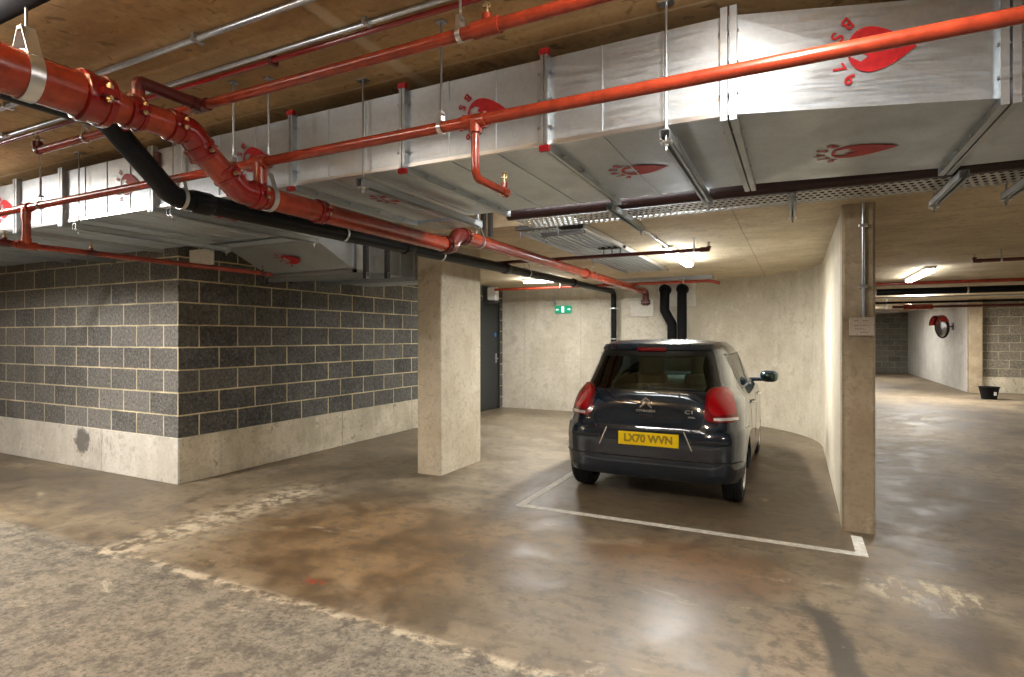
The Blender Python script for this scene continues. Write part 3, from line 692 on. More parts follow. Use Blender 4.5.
def cross_hanger(y, xa, xb, zc, label, strut=True):
    t = thing('channel_hanger', label, 'hanger', ((xa+xb)/2, y, zc-.041), 'channel hangers under the branch duct')
    bm = BM(); box(bm, (xa, y-.0205, zc-.003), (xb, y+.0205, zc)); box(bm, (xa, y-.0205, zc-.041), (xb, y-.0175, zc)); box(bm, (xa, y+.0175, zc-.041), (xb, y+.0205, zc)); obj('channel', bm, 'steel', t)
    for x in (xa+.03, xb-.03):
        zt = ZC2 if y > VS else ZC1; bm = BM()
        if strut: box(bm, (x-.02, y-.021, zc-.06), (x+.02, y+.021, zt)); obj('strut', bm, 'darksteel', t)
        else: tube(bm, [(x, y, zc-.06), (x, y, zt)], .006, 8); obj('threaded_rod', bm, 'rod', t)
cross_hanger(4.32, -5.08, -3.69, 2.078, 'nearest hanger with dark struts across the branch duct, at its sloping end')
cross_hanger(4.64, -5.08, -3.69, 2.108, 'middle hanger with dark struts across the branch duct')
cross_hanger(5.10, -5.08, -3.69, 2.108, 'farthest hanger across the branch duct, on thin rods close to the broad pillar', False)
bm = BM(); box(bm, (-4.95, 3.50, 2.262), (-3.75, 3.541, 2.303)); tag(obj('steel_channel', bm, 'zinc'), 'bright steel channel along the duct edge above the sloping stencilled duct', 'channel')
bm = BM(); box(bm, (-5.26, 3.57, 2.14), (-4.92, 3.59, 2.295), .003); tag(obj('fixing_board', bm, 'plaster'), 'small beige board under the duct near the block wall corner', 'board')

# ------------------------------------------------------------------ pipes
def coupling(p, axis, r, parent, mat='redbright', ln=.05):
    p = Vector(p); a = Vector(axis).normalized(); bm = BM()
    tube(bm, [p-a*ln, p-a*ln*.9, p-a*ln*.45, p-a*ln*.4, p+a*ln*.4, p+a*ln*.45, p+a*ln*.9, p+a*ln], r, 20, radii=[r*1.02, r*1.16, r*1.18, r*1.10, r*1.10, r*1.18, r*1.16, r*1.02])
    side = a.cross(Vector((0, 0, 1))); side = side.normalized() if side.length > .1 else Vector((1, 0, 0)); R_ = Matrix((side, a, side.cross(a))).transposed()
    for s_ in (-1, 1): obox(bm, p+side*s_*(r*1.30), (r*.24, ln*.55, r*.16), R_)
    c = obj('coupling', bm, mat, parent, True, auto=40)
    bm = BM()
    for s_ in (-1, 1):
        q = p+side*s_*(r*1.42); up = side.cross(a).normalized()
        tube(bm, [q-up*r*.42, q+up*r*.42], r*.085, 8); tube(bm, [q-up*r*.34, q-up*r*.16], r*.15, 6); tube(bm, [q+up*r*.16, q+up*r*.34], r*.15, 6)
    split('coupling_bolt', bm, 'brass', c, smooth=True, auto=40)
def pipe_part(name, pts, r, parent, mat='red', bend=0., seg=20):
    bm = BM(); tube(bm, pts, r, seg, bend); return obj(name, bm, mat, parent, True, auto=40)
def pipe_hanger(p, axis, r, ztop, label, wide=.018, group='pipe hangers'):
    p = Vector(p); t = thing('pipe_hanger', label, 'hanger', (p.x, p.y, p.z-r), group)
    bm = BM(); ring(bm, p, axis, r+.001, .004, 28, 4, flat=wide); 
    a = Vector(axis).normalized(); R_ = Matrix.Rotation(math.atan2(a.y, a.x), 3, 'Z')
    side = a.cross(Vector((0, 0, 1))).normalized()
    tp = p+Vector((0, 0, r*1.75+.02))
    for s_ in (-1, 1):
        q = p+side*s_*(r*.72)+Vector((0, 0, r*.74)); poly3(bm, [q-a*wide, q+a*wide, tp+side*s_*.012+a*wide, tp+side*s_*.012-a*wide], side*s_*.004)
    obox(bm, tp, (wide, .016, .006), R_)
    obj('ring_clip', bm, 'zinc', t, True, auto=30)
    bm = BM(); tube(bm, [tp, (p.x, p.y, ztop)], .005, 8); box(bm, (p.x-.02, p.y-.02, ztop-.005), (p.x+.02, p.y+.02, ztop)); obj('threaded_rod', bm, 'rod', t)
U1 = -2.42
main = thing('fire_main_pipe', 'thick glossy red fire main pipe crossing the upper left to the back wall', 'pipe', (U1, 5, 2.1))
zA, zB1, zB2 = 2.37, 2.165, 2.27
pipe_part('pipe_length', [(U1, -1.0, zA), (U1, 1.24, zA)], .082, main)
coupling((U1, 1.25, zA), (0, 1, 0), .084, main, ln=.055)
bm = BM(); tube(bm, [(U1, 1.24, zA), (U1, 1.30, zA), (U1, 1.36, zA), (U1, 1.46, zA)], .06, 20, radii=[.081, .078, .059, .058]); tube(bm, [(U1, 1.42, zA), (U1, 1.42, zA+.10)], .026, 14); obj('reducer_tee', bm, 'red', main, True, auto=40)
coupling((U1, 1.40, zA), (0, 1, 0), .062, main, ln=.032)
pipe_part('pipe_length', [(U1, 1.44, zA), (U1, 1.56, zA)], .058, main)
coupling((U1, 1.575, zA), (0, 1, 0), .060, main, ln=.032)
pipe_part('elbow', [(U1, 1.57, zA), (U1, 1.645, zA), (U1, 1.70, zA-.06)], .062, main, 'redbright', .06)
dv = Vector((0, .66, -.75)).normalized()
e0 = Vector((U1, 1.68, zA-.045))
coupling(e0+dv*.035, dv, .060, main, ln=.032)
e1 = Vector((U1, 1.855, zB1+.030))
pipe_part('pipe_length', [e0+dv*.02, e1], .058, main)
coupling(e1-dv*.045, dv, .060, main, ln=.032)
pipe_part('elbow', [e1-dv*.03, (U1, 1.90, zB1), (U1, 1.99, zB1)], .062, main, 'redbright', .06)
coupling((U1, 2.0, zB1), (0, 1, 0), .060, main, ln=.032)
pipe_part('pipe_length', [(U1, 1.98, zB1), (U1, 3.72, zB1)], .0575, main)
coupling((U1, 2.42, zB1), (0, 1, 0), .058, main, ln=.032)
coupling((U1, 3.72, zB1), (0, 1, 0), .060, main, 'reddark', .032)
pipe_part('elbow', [(U1, 3.72, zB1), (U1, 3.80, zB1), (U1, 3.90, zB2), (U1, 4.02, zB2)], .058, main, 'reddark', .06)
coupling((U1, 3.99, zB2), (0, 1, 0), .060, main, 'reddark', .032)
pipe_part('pipe_length', [(U1, 3.98, zB2), (U1, 7.0, zB2)], .055, main)
pipe_part('pipe_length', [(U1, 7.0, zB2), (U1, 10.13, zB2)], .055, main)
coupling((U1, 7.0, zB2), (0, 1, 0), .057, main, 'red', .032)
pipe_part('elbow', [(U1, 10.08, zB2), (U1, 10.28, zB2), (U1, 10.28, zB2-.18)], .060, main, 'reddark', .10)
bm = BM(); tube(bm, [(U1, 10.28, 2.11), (U1, 10.28, 2.09)], .085, 20); tube(bm, [(U1, 10.28, 2.07), (U1, 10.28, 2.05)], .085, 20); tube(bm, [(U1, 10.28, 2.05), (U1, 10.28, 2.02)], .05, 20)
for k in range(6): 
    a = k*PI/3; tube(bm, [(U1+.07*math.cos(a), 10.28+.07*math.sin(a), 2.12), (U1+.07*math.cos(a), 10.28+.07*math.sin(a), 2.03)], .008, 6)
obj('end_flange', bm, 'reddark', main, True, auto=40)
pipe_hanger((U1, 1.04, zA), (0, 1, 0), .082, ZC1, 'wide steel strap hanger around the thick red pipe, top left corner', .022)
pipe_hanger((U1, 2.07, zB1), (0, 1, 0), .062, ZC1, 'steel clip hanger on the big red pipe just after its lower elbow', .014)
pipe_hanger((U1, 4.25, zB2), (0, 1, 0), .056, ZC2, 'steel clip hanger on the big red pipe beside the broad pillar', .010)
pipe_hanger((U1, 7.3, zB2), (0, 1, 0), .056, ZC2, 'steel clip hanger on the big red pipe deep in the alcove', .008)

# black drain pipe
UB = -3.06
dp = thing('drain_pipe', 'long black plastic drain pipe alongside the red main, turning down the back wall', 'pipe', (UB, 5, 0))
zb0, zb1 = 2.535, 2.225
pipe_part('pipe_length', [(UB, -1, zb0), (UB, 1.64, zb0), (UB, 1.98, zb1), (UB, 2.4, zb1), (UB, 6.0, 2.26)], .056, dp, 'blackpipe', .12)
pipe_part('pipe_length', [(UB, 6.0, 2.26), (UB, 10.45, 2.31), (UB, 10.45, .02)], .050, dp, 'blackpipe', .12)
def pipe_socket(p, axis, r, parent, mat='blackpipe', ln=.06):
    p = Vector(p); a = Vector(axis).normalized(); bm = BM(); tube(bm, [p-a*ln, p-a*ln, p-a*ln*.8, p+a*ln*.8, p+a*ln], r, 20, radii=[r, r*1.12, r*1.14, r*1.14, r]); obj('pipe_socket', bm, mat, parent, True, auto=40)
for y, z in ((2.15, zb1), (4.1, 2.24), (6.0, 2.26), (8.3, 2.288)): pipe_socket((UB, y, z), (0, 1, 0), .056, dp)
pipe_socket((UB, 10.45, 1.32), (0, 0, 1), .052, dp)
bm = BM(); tube(bm, [(UB, 10.45, 1.22), (UB-.02, 10.38, 1.28)], .05, 16); obj('access_branch', bm, 'blackpipe', dp, True, auto=40)
bm = BM()
for z in (1.99, 1.42): ring(bm, (UB, 10.45, z), (0, 0, 1), .052, .004, 24, 4, flat=.012); box(bm, (UB-.09, 10.5, z-.012), (UB+.09, 10.55, z+.012))
split('wall_clip', bm, 'zinc', dp)
for y, z, zt, lab in ((2.03, zb1, ZC1, 'steel ring hanger at the bend of the black drain pipe'), (3.3, 2.235, ZB, 'steel ring hanger on the black pipe under the duct'), (4.62, 2.245, ZC2, 'steel ring hanger on the black pipe in front of the broad pillar'), (6.6, 2.267, ZC2, 'steel ring hanger on the black pipe just past the broad pillar')):
    pipe_hanger((UB, y, z), (0, 1, 0), .057, zt, lab, .010)
# black pipe in the top-left corner
bm = BM(); tube(bm, [(-6, 1.03, 2.665), (-1.75, 1.03, 2.665)], .055, 20)
tag(obj('ceiling_pipe', bm, 'blackmatt', smooth=True, auto=40), 'black pipe against the ceiling in the extreme top left corner', 'pipe')

# sprinkler heads
def sprinkler_head(p, parent, up=1, r=.02):
    p = Vector(p); bm = BM(); z = Vector((0, 0, up*.62)); r *= .75
    tube(bm, [p, p+z*.028], .009, 10); tube(bm, [p+z*.028, p+z*.034], .016, 6)
    for s_ in (-1, 1): tube(bm, [p+z*.034+Vector((s_*.011, 0, 0)), p+z*.05+Vector((s_*.014, 0, 0)), p+z*.068], .003, 6)
    tube(bm, [p+z*.036, p+z*.064], .0035, 6); tube(bm, [p+z*.068, p+z*.071], r, 14)
    obj('sprinkler_head', bm, 'brass', parent, True, auto=40)

# R2: sprinkler line in front of the duct
z2, v2 = 2.335, 2.02
sp = thing('sprinkler_pipe', 'long red sprinkler pipe running straight across in front of the duct', 'pipe', (-1.5, v2, z2))
pipe_part('pipe_length', [(-8, v2, z2), (2.6, v2, z2)], .0235, sp, 'red')
def tee(x, y, z, parent, r=.03, down=.08):
    bm = BM(); tube(bm, [(x-.05, y, z), (x-.05, y, z), (x-.035, y, z), (x+.035, y, z), (x+.05, y, z)], r, 16, radii=[r*.8, r*1.1, r, r, r*1.1]); tube(bm, [(x, y, z), (x, y, z-down)], r, 16); obj('tee', bm, 'red', parent, True, auto=40)
tee(-4.70, v2, z2, sp); pipe_part('drop_pipe', [(-4.70, v2, z2), (-4.70, v2, 2.10)], .026, sp)
tee(U1, v2, z2, sp, .034, .07)
tee(-1.17, v2, z2, sp, .028, .05)
pipe_part('drop_pipe', [(-1.17, v2, z2), (-1.17, v2, 2.105), (-1.17, 2.27, 2.105)], .017, sp, 'red', .04)
bm = BM(); tube(bm, [(-1.17, 2.255, 2.105), (-1.17, 2.30, 2.105)], .022, 12); tube(bm, [(-1.17, 2.278, 2.105), (-1.17, 2.278, 2.145)], .015, 12); obj('end_elbow', bm, 'red', sp, True, auto=40)
sprinkler_head((-1.17, 2.278, 2.145), sp)
pipe_part('riser_pipe', [(-3.26, v2, z2), (-3.26, v2, z2+.17)], .022, sp, 'reddark')
for x, lab in ((-6.2, 'ring hanger on the sprinkler pipe beyond the far left frame'), (-4.52, 'ring hanger on the sprinkler pipe at far left, beside the dropping tee'), (-2.62, 'ring hanger on the sprinkler pipe directly over the red elbows'), (-1.335, 'ring hanger on the sprinkler pipe at centre, left of the drop with sprinkler'), (1.3, 'ring hanger on the sprinkler pipe beyond the right frame edge')):
    if -6 < x < 1: pipe_hanger((x, v2, z2), (1, 0, 0), .0235, ZC1, lab, .009)
# riser between sprinkler pipe tee and fire main
pipe_part('branch_pipe', [(U1, v2, z2-.03), (U1, v2, zB1+.04)], .034, main, 'red')
# R3: upper sprinkler line
z3, v3 = 2.505, 1.70
s3 = thing('sprinkler_pipe', 'red pipe close to the ceiling, crossing the top, tapped off the thick main', 'pipe', (-1.2, v3, z3))
pipe_part('pipe_length', [(-3.80, v3, z3), (1.6, v3, z3)], .0215, s3, 'red')
pipe_part('elbow_branch', [(U1, v3, z3), (U1, 1.42, z3), (U1, 1.42, zA+.09)], .026, s3, 'reddark', .045)
bm = BM(); tube(bm, [(U1-.045, v3, z3), (U1+.045, v3, z3)], .029, 16); tube(bm, [(U1, v3, z3), (U1, v3-.05, z3)], .03, 16); obj('tee', bm, 'reddark', s3, True, auto=40)
bm = BM(); tube(bm, [(-3.80, v3, z3), (-3.83, v3, z3), (-3.83, v3, z3+.05)], .025, 14, .02); obj('end_elbow', bm, 'reddark', s3, True, auto=40)
sprinkler_head((-3.83, v3, z3+.05), s3)
bm = BM(); tube(bm, [(-.99, v3, z3), (-.89, v3, z3)], .029, 16); tube(bm, [(-.94, v3, z3), (-.94, v3, z3+.045)], .017, 12); obj('tee', bm, 'red', s3, True, auto=40)
sprinkler_head((-.94, v3, z3+.045), s3)
for x, lab in ((-3.35, 'loop hanger on the upper sprinkler pipe at left, behind the thick main'), (-1.045, 'bright loop hanger on the upper sprinkler pipe, just left of its sprinkler head')):
    pipe_hanger((x, v3, z3), (1, 0, 0), .0215, ZC1, lab, .009)
# thin red pipe and conduits on the ceiling
def thin(name, y, z, x0, x1, r, mat, label, cat='conduit'):
    bm = BM(); tube(bm, [(x0, y, z), (x1, y, z)], r, 12)
    o = obj(name, bm, mat, smooth=True, auto=40); tag(o, label, cat)
    return o
t = thing('thin_pipe', 'thin bright red pipe hugging the ceiling across the top', 'pipe', (-3, 1.90, 2.73))
pipe_part('pipe_length', [(-8, 1.90, 2.748), (1.2, 1.90, 2.748)], .012, t, 'redbright')
bm = BM()
for x in (-5, -3.4, -2.2, -.9): box(bm, (x-.01, 1.888, 2.732), (x+.01, 1.93, ZC1-.001))
split('saddle', bm, 'reddark', t)
t = thing('conduit', 'grey steel conduit fixed to the ceiling right beside the thin red pipe', 'conduit', (-3, 1.85, 2.75))
pipe_part('conduit_length', [(-8, 1.872, 2.765), (1.2, 1.872, 2.765)], .011, t, 'conduit')
bm = BM()
for x in (-4.6, -3.0, -1.6, -.4): box(bm, (x-.01, 1.84, 2.752), (x+.01, 1.884, ZC1-.001))
split('saddle', bm, 'zinc', t)
t = thing('conduit', 'shiny steel conduit on the ceiling nearest the camera, top left', 'conduit', (-3, 1.63, 2.75))
pipe_part('conduit_length', [(-8, 1.63, 2.762), (1.2, 1.63, 2.762)], .013, t, 'conduit')
bm = BM()
for x in (-5.2, -4.0, -2.35, -1.2): box(bm, (x-.012, 1.605, 2.748), (x+.012, 1.66, ZC1-.001)); 
split('saddle', bm, 'zinc', t)
# R4: lower left pipe
s4 = thing('sprinkler_pipe', 'lower red sprinkler pipe along the block wall at left', 'pipe', (-4.70, 3, 2.09))
pipe_part('pipe_length', [(-4.70, .6, 2.08), (-4.70, 4.05, 2.08)], .021, s4, 'red')
bm = BM(); tube(bm, [(-4.70, v2-.06, 2.08), (-4.70, v2+.06, 2.08)], .028, 16); tube(bm, [(-4.70, v2, 2.08), (-4.70, v2, 2.13)], .030, 16); obj('tee', bm, 'red', s4, True, auto=40)
for y in (1.9, 2.42, 3.95):
    bm = BM(); tube(bm, [(-4.70, y-.03, 2.08), (-4.70, y+.03, 2.08)], .025, 14); tube(bm, [(-4.70, y, 2.08), (-4.70, y, 2.115)], .015, 10); obj('tee', bm, 'reddark', s4, True, auto=40)
    sprinkler_head((-4.70, y, 2.115), s4, r=.026)
# R6, R7 in the alcove
s6 = thing('sprinkler_pipe', 'dark red sprinkler pipe under the alcove ceiling, passing in front of the lit lamp', 'pipe', (-2, 6.27, 2.33))
pipe_part('pipe_length', [(-3.45, 5.98, 2.33), (-.82, 5.98, 2.33)], .020, s6, 'reddark')
bm = BM(); tube(bm, [(-.86, 5.98, 2.33), (-.78, 5.98, 2.33), (-.78, 5.98, 2.36)], .026, 14); obj('end_elbow', bm, 'reddark', s6, True, auto=40); sprinkler_head((-.78, 5.98, 2.36), s6)
pipe_hanger((-.92, 5.98, 2.33), (1, 0, 0), .02, ZC2, 'rod hanger at the right end of the dark red alcove pipe', .008)
t = thing('cable_bracket', 'small dark grey bracket standing on the dark red alcove pipe', 'bracket', (-1.75, 5.98, 2.35))
bm = BM(); box(bm, (-1.92, 5.955, 2.40), (-1.62, 6.005, 2.43), .004); obj('bracket_plate', bm, 'darksteel', t)
bm = BM()
for x in (-1.86, -1.77, -1.68): tube(bm, [(x, 5.98, 2.345), (x, 5.98, 2.40)], .006, 8)
split('stud', bm, 'darksteel', t)
s7 = thing('sprinkler_pipe', 'red sprinkler pipe at the back of the alcove, above the wall boards', 'pipe', (-3, 9.4, 2.33))
pipe_part('pipe_length', [(-5.0, 9.35, 2.33), (-1.2, 9.35, 2.33), (-1.05, 9.35, 2.29)], .024, s7, 'red')
sprinkler_head((-1.07, 9.35, 2.30), s7)
pipe_hanger((-1.6, 9.35, 2.33), (1, 0, 0), .024, ZC2, 'rod hanger on the back alcove pipe near its right end', .008)
pipe_hanger((-3.7, 9.35, 2.33), (1, 0, 0), .024, ZC2, 'rod hanger on the back alcove pipe above the exit sign', .008)
t = tray(-3.1, -1.2, 9.6, 9.8, 2.40, 'grey cable tray across the back of the alcove, behind the big red pipe', 'steel')
# ribbed tray running to the back
t = thing('cable_tray', 'wide ribbed steel tray on the alcove ceiling running to the back', 'cable tray', (-1.96, 6.5, 2.40))
bm = BM(); box(bm, (-2.25, 4.75, 2.425), (-1.66, 8.4, 2.43))
for k in range(9): 
    x = -2.22+k*.065; box(bm, (x, 4.75, 2.412), (x+.02, 8.4, 2.425))
obj('ribbed_panel', bm, 'steel', t)
for x in (-2.26, -1.65):
    bm = BM(); box(bm, (x-.012, 4.75, 2.398), (x+.012, 8.4, 2.44)); obj('side_rail', bm, 'zinc', t)
for y, lab in ((4.35, 'nearest dark cross channel hung under the ceiling behind the perforated tray'), (4.72, 'second dark cross channel hung under the ceiling behind the perforated tray')):
    t = thing('cross_channel', lab, 'channel', (-2, y, 2.33), 'dark cross channels by the ribbed tray')
    xa, xb = (-2.12, -1.70) if y < 4.5 else (-2.04, -1.64)
    bm = BM(); box(bm, (xa, y-.02, 2.355), (xb, y+.02, 2.385)); obj('channel', bm, 'darksteel', t)
    for x in (xa+.04, xb-.04):
        bm = BM(); tube(bm, [(x, y, 2.29), (x, y, ZC2 if y > VS else ZC1)], .006, 8); obj('threaded_rod', bm, 'darksteel', t)
bm = BM(); box(bm, (-1.86, 4.62, 2.40), (-1.66, 4.74, 2.449), .01); tag(obj('junction_box', bm, 'blackmatt'), 'black box on the ceiling at the start of the ribbed tray', 'box')
t = thing('support_strut', 'pair of dark upright struts above the big red pipe, left end of the tray', 'bracket', (U1, 4.38, 2.33))
for x in (-2.455, -2.385):
    bm = BM(); box(bm, (x-.015, 4.36, 2.328), (x+.015, 4.40, ZC1)); obj('strut', bm, 'darksteel', t)

# ------------------------------------------------------------------ lamps
def batten(x, y0, y1, zc, label, group='ceiling batten lamps'):
    t = thing('ceiling_lamp', label, 'lamp', (x, (y0+y1)/2, zc-.09), group)
    bm = BM(); box(bm, (x-.06, y0, zc-.035), (x+.06, y1, zc), .004); obj('lamp_housing', bm, 'white', t)
    bm = BM(); box(bm, (x-.05, y0+.02, zc-.08), (x+.05, y1-.02, zc-.035), .018); obj('diffuser', bm, 'tube', t)
batten(-1.25, 6.3, 7.75, ZC2, 'lit batten lamp on the alcove ceiling above the car')
batten(1.70, 9.8, 11.6, ZC2, 'lit batten lamp on the corridor ceiling right of the slim pillar')
t = thing('conduit', 'steel conduit on the alcove ceiling feeding the lit lamp', 'conduit', (-1.25, 5, 2.43))
pipe_part('conduit_length', [(-1.25, 4.62, 2.437), (-1.25, 6.3, 2.437)], .0125, t, 'conduit')
bm = BM()
for y in (4.9, 5.7): box(bm, (-1.28, y-.01, 2.425), (-1.22, y+.01, ZC2))
split('saddle', bm, 'zinc', t)

# ------------------------------------------------------------------ on the slim pillar
t = thing('conduit', 'steel conduit running down the front of the slim pillar', 'conduit', (.445, 4.94, 1.6))
pipe_part('conduit_length', [(.445, 4.945, 1.60), (.445, 4.945, 2.45)], .012, t, 'conduit')
bm = BM()
for z in (1.83, 2.28): box(bm, (.415, 4.93, z-.012), (.475, 4.96, z+.012), .003)
split('saddle', bm, 'zinc', t)
t = thing('wall_plate', 'square off-white speckled plate on the slim pillar below its conduit', 'plate', (.43, 4.945, 1.46))
bm = BM(); box(bm, (.355, 4.93, 1.465), (.515, 4.96, 1.60), .004); obj('plate', bm, simple('speckled_board', (.58, .53, .46), .8, 0, 0, .3, 120), t)
bm = BM()
for x, z, w_ in ((.40, 1.575, .03), (.46, 1.575, .04), (.43, 1.54, .09), (.42, 1.515, .06), (.45, 1.49, .05)): box(bm, (x-w_/2, 4.9285, z-.004), (x+w_/2, 4.93, z+.004))
obj('faded_print', bm, simple('faded_red_print', (.44, .33, .28), .8, 0, 0, .3, 90), t)

# ------------------------------------------------------------------ back wall items
bm = BM(); box(bm, (-2.76, 10.50, 1.83), (-2.33, 10.55, 2.13), .004); tag(obj('fixing_board', bm, 'plaster'), 'white board on the back wall below the red pipe flange', 'board')
bm = BM(); box(bm, (-2.88, 10.52, 2.14), (-2.52, 10.55, 2.30), .004); tag(obj('fixing_board', bm, 'plaster'), 'small white board on the back wall just above the red flange board', 'board')
bm = BM(); box(bm, (-2.25, 10.49, 2.0), (-1.58, 10.55, 2.43), .004); tag(obj('fixing_board', bm, 'plaster'), 'larger white board on the back wall behind the twin black pipes', 'board')
for x, lab, pts in ((-2.10, 'left one of the twin thick black pipes on the back wall, bending right', [(-2.10, 10.49, 2.30), (-2.10, 10.36, 2.30), (-2.10, 10.36, 1.93), (-1.97, 10.36, 1.68), (-1.97, 10.36, .9)]),
                    (-1.80, 'right one of the twin thick black pipes on the back wall, straight down', [(-1.80, 10.49, 2.30), (-1.80, 10.36, 2.30), (-1.80, 10.36, 1.9), (-1.80, 10.36, .9)])):
    t = thing('insulated_pipe', lab, 'pipe', (x, 10.4, .9))
    pipe_part('pipe_length', pts, .082, t, 'blackmatt', .09)
    bm = BM(); tube(bm, [(x, 10.49, 2.30), (x, 10.33, 2.30)], .095, 18); obj('elbow_cap', bm, 'blackmatt', t, True, auto=40)
t = thing('exit_sign', 'small green emergency exit sign hanging on the back wall', 'sign', (-4.1, 10.5, 1.93))
bm = BM(); box(bm, (-4.27, 10.50, 1.925), (-3.93, 10.53, 2.07), .004); obj('sign_panel', bm, 'green', t)
bm = BM()  # running man, door and arrows
yv = 10.4985
def flat(bm, pts): poly3(bm, [(x, yv, z) for x, z in pts], (0, .002, 0))
flat(bm, [(-4.125, 1.94), (-4.075, 1.94), (-4.075, 2.055), (-4.125, 2.055)])
flat(bm, [(-4.00, 1.99), (-3.965, 1.99), (-3.965, 1.975), (-3.94, 1.998), (-3.965, 2.02), (-3.965, 2.005), (-4.00, 2.005)])
flat(bm, [(-4.245, 1.985), (-4.19, 1.985), (-4.19, 2.005), (-4.245, 2.005)])
obj('sign_symbols', bm, 'signwhite', t)
bm = BM(); flat(bm, [(-4.115, 1.945), (-4.10, 1.945), (-4.093, 1.975), (-4.085, 2.02), (-4.10, 2.03), (-4.115, 2.0)]); ring(bm, (-4.095, yv, 2.042), (0, 1, 0), 0, .009, 12, 4, flat=.001); obj('running_figure', bm, 'green', t)
bm = BM(); tube(bm, [(-4.29, 10.52, 2.45), (-4.29, 10.52, 2.13)], .008, 8); tube(bm, [(-4.29, 10.55, 2.12), (-4.29, 10.45, 2.12)], .035, 14); obj('cable_box', bm, 'steel', t, True, auto=40)
t = thing('wall_light', 'white upright bulkhead light unit above the grey door', 'lamp', (-5.2, 9.75, 2.15))
bm = BM(); box(bm, (-5.36, 9.70, 2.16), (-5.16, 9.84, 2.42), .03); obj('lamp_cover', bm, 'white', t)
bm = BM(); box(bm, (-5.455, 9.72, 2.13), (-5.36, 9.82, 2.44), .004); box(bm, (-5.40, 9.70, 2.11), (-5.20, 9.84, 2.15), .004); obj('lamp_base', bm, 'darksteel', t)
t = thing('ceiling_lamp', 'lit batten lamp at the very back of the alcove, left of the exit sign', 'lamp', (-3.9, 8.9, 2.36), 'ceiling batten lamps')
bm = BM(); box(bm, (-4.20, 8.84, 2.415), (-3.58, 8.96, 2.45), .004); obj('lamp_housing', bm, 'white', t)
bm = BM(); box(bm, (-4.18, 8.85, 2.375), (-3.60, 8.95, 2.415), .018); obj('diffuser', bm, 'tube', t)

# ------------------------------------------------------------------ corridor items
t = thing('service_pipe', 'red pipe across the corridor ceiling just behind the corridor lamp', 'pipe', (4, 12.2, 2.4))
pipe_part('pipe_length', [(.6, 12.2, 2.405), (9, 12.2, 2.405)], .03, t, 'red')
t = thing('service_pipe', 'thick black pipe across the corridor ceiling', 'pipe', (4, 12.8, 2.28))
pipe_part('pipe_length', [(.6, 12.8, 2.30), (9, 12.8, 2.30)], .062, t, 'blackpipe')
bm = BM()
for x in (1.35, 2.75, 4.4): ring(bm, (x, 12.8, 2.30), (1, 0, 0), .063, .005, 20, 4, flat=.014); tube(bm, [(x, 12.8, 2.36), (x, 12.8, ZC2-.001)], .008, 8)
split('ring_clip', bm, 'zinc', t)
t = thing('service_pipe', 'thin pale conduit below the thick black corridor pipe', 'conduit', (4, 13.2, 2.2))
pipe_part('pipe_length', [(.6, 13.2, 2.215), (2.9, 13.2, 2.215), (9, 13.2, 2.215)], .018, t, 'white')
t = thing('service_pipe', 'dark red pipe lowest across the corridor, before the white wall', 'pipe', (4, 15, 2.1))
pipe_part('pipe_length', [(1.9, 15, 2.11), (9, 15, 2.11)], .03, t, 'reddark')
pipe_part('branch', [(2.3, 15, 2.11), (2.3, 16.4, 2.25)], .035, t, 'red')
bm = BM(); box(bm, (2.1, 14.9, 2.05), (2.62, 15.1, 2.16), .02); obj('valve_body', bm, 'red', t)
t = tray(.6, 2.1, 15.6, 16.2, 2.02, 'dark cable tray deep in the corridor behind the dark red pipe', 'darksteel')
for x in (.8, 1.9):
    bm = BM(); tube(bm, [(x, 15.9, 2.02), (x, 15.9, ZC2-.001)], .008, 8); obj('threaded_rod', bm, 'rod', t)
bm = BM(); box(bm, (.5, 13.6, 2.12), (9, 13.7, 2.16)); tag(obj('cable_channel', bm, 'blackmatt'), 'dark cable channel spanning the corridor behind the thin pale conduit', 'channel')
s8 = thing('sprinkler_pipe', 'dark red sprinkler pipe entering from the right edge under the corridor ceiling', 'pipe', (2.6, 8.26, 2.33))
pipe_part('pipe_length', [(1.86, 8.26, 2.33), (5, 8.26, 2.33)], .021, s8, 'reddark')
bm = BM(); tube(bm, [(1.90, 8.26, 2.33), (1.84, 8.26, 2.33), (1.84, 8.26, 2.37)], .026, 14); obj('end_elbow', bm, 'reddark', s8, True, auto=40); sprinkler_head((1.84, 8.26, 2.37), s8)
pipe_hanger((2.08, 8.26, 2.33), (1, 0, 0), .021, ZC2, 'rod hanger near the end of the corridor sprinkler pipe at right', .008)
# convex mirror
t = thing('convex_mirror', 'round red-backed traffic mirror on an arm from the white corridor wall', 'mirror', (4.0, 20.4, 1.6))
c0 = Vector((3.70, 20.0, 1.74)); n0 = Vector((-.52, -.30, -.20)).normalized()
zx = n0; e1_ = zx.cross(Vector((0, 0, 1))).normalized(); e2_ = e1_.cross(zx)
def dome(bm, c, n, R, depth, seg=28, rings_=6, sgn=1):
    e1 = n.cross(Vector((0, 0, 1))).normalized(); e2 = e1.cross(n); rr = []
    for i in range(rings_+1):
        a = i/rings_; r = R*math.sin(a*PI/2); h = depth*math.cos(a*PI/2)
        rr.append([bm.verts.new(c+e1*r*math.cos(2*PI*j/seg)+e2*r*math.sin(2*PI*j/seg)+n*h*sgn) for j in range(seg)] if i else [bm.verts.new(c+n*h*sgn)])
    for j in range(seg): bm.faces.new((rr[0][0], rr[1][j], rr[1][(j+1) % seg]))
    for a, b in zip(rr[1:], rr[2:]):
        for j in range(seg): bm.faces.new((a[j], a[(j+1) % seg], b[(j+1) % seg], b[j]))
    bm.faces.new(rr[-1])
n0 = Vector((-.955, -.30, -.08)).normalized()
bm = BM(); dome(bm, c0-n0*.01, n0, .30, .05); obj('mirror_face', bm, 'chrome', t, True, auto=50)
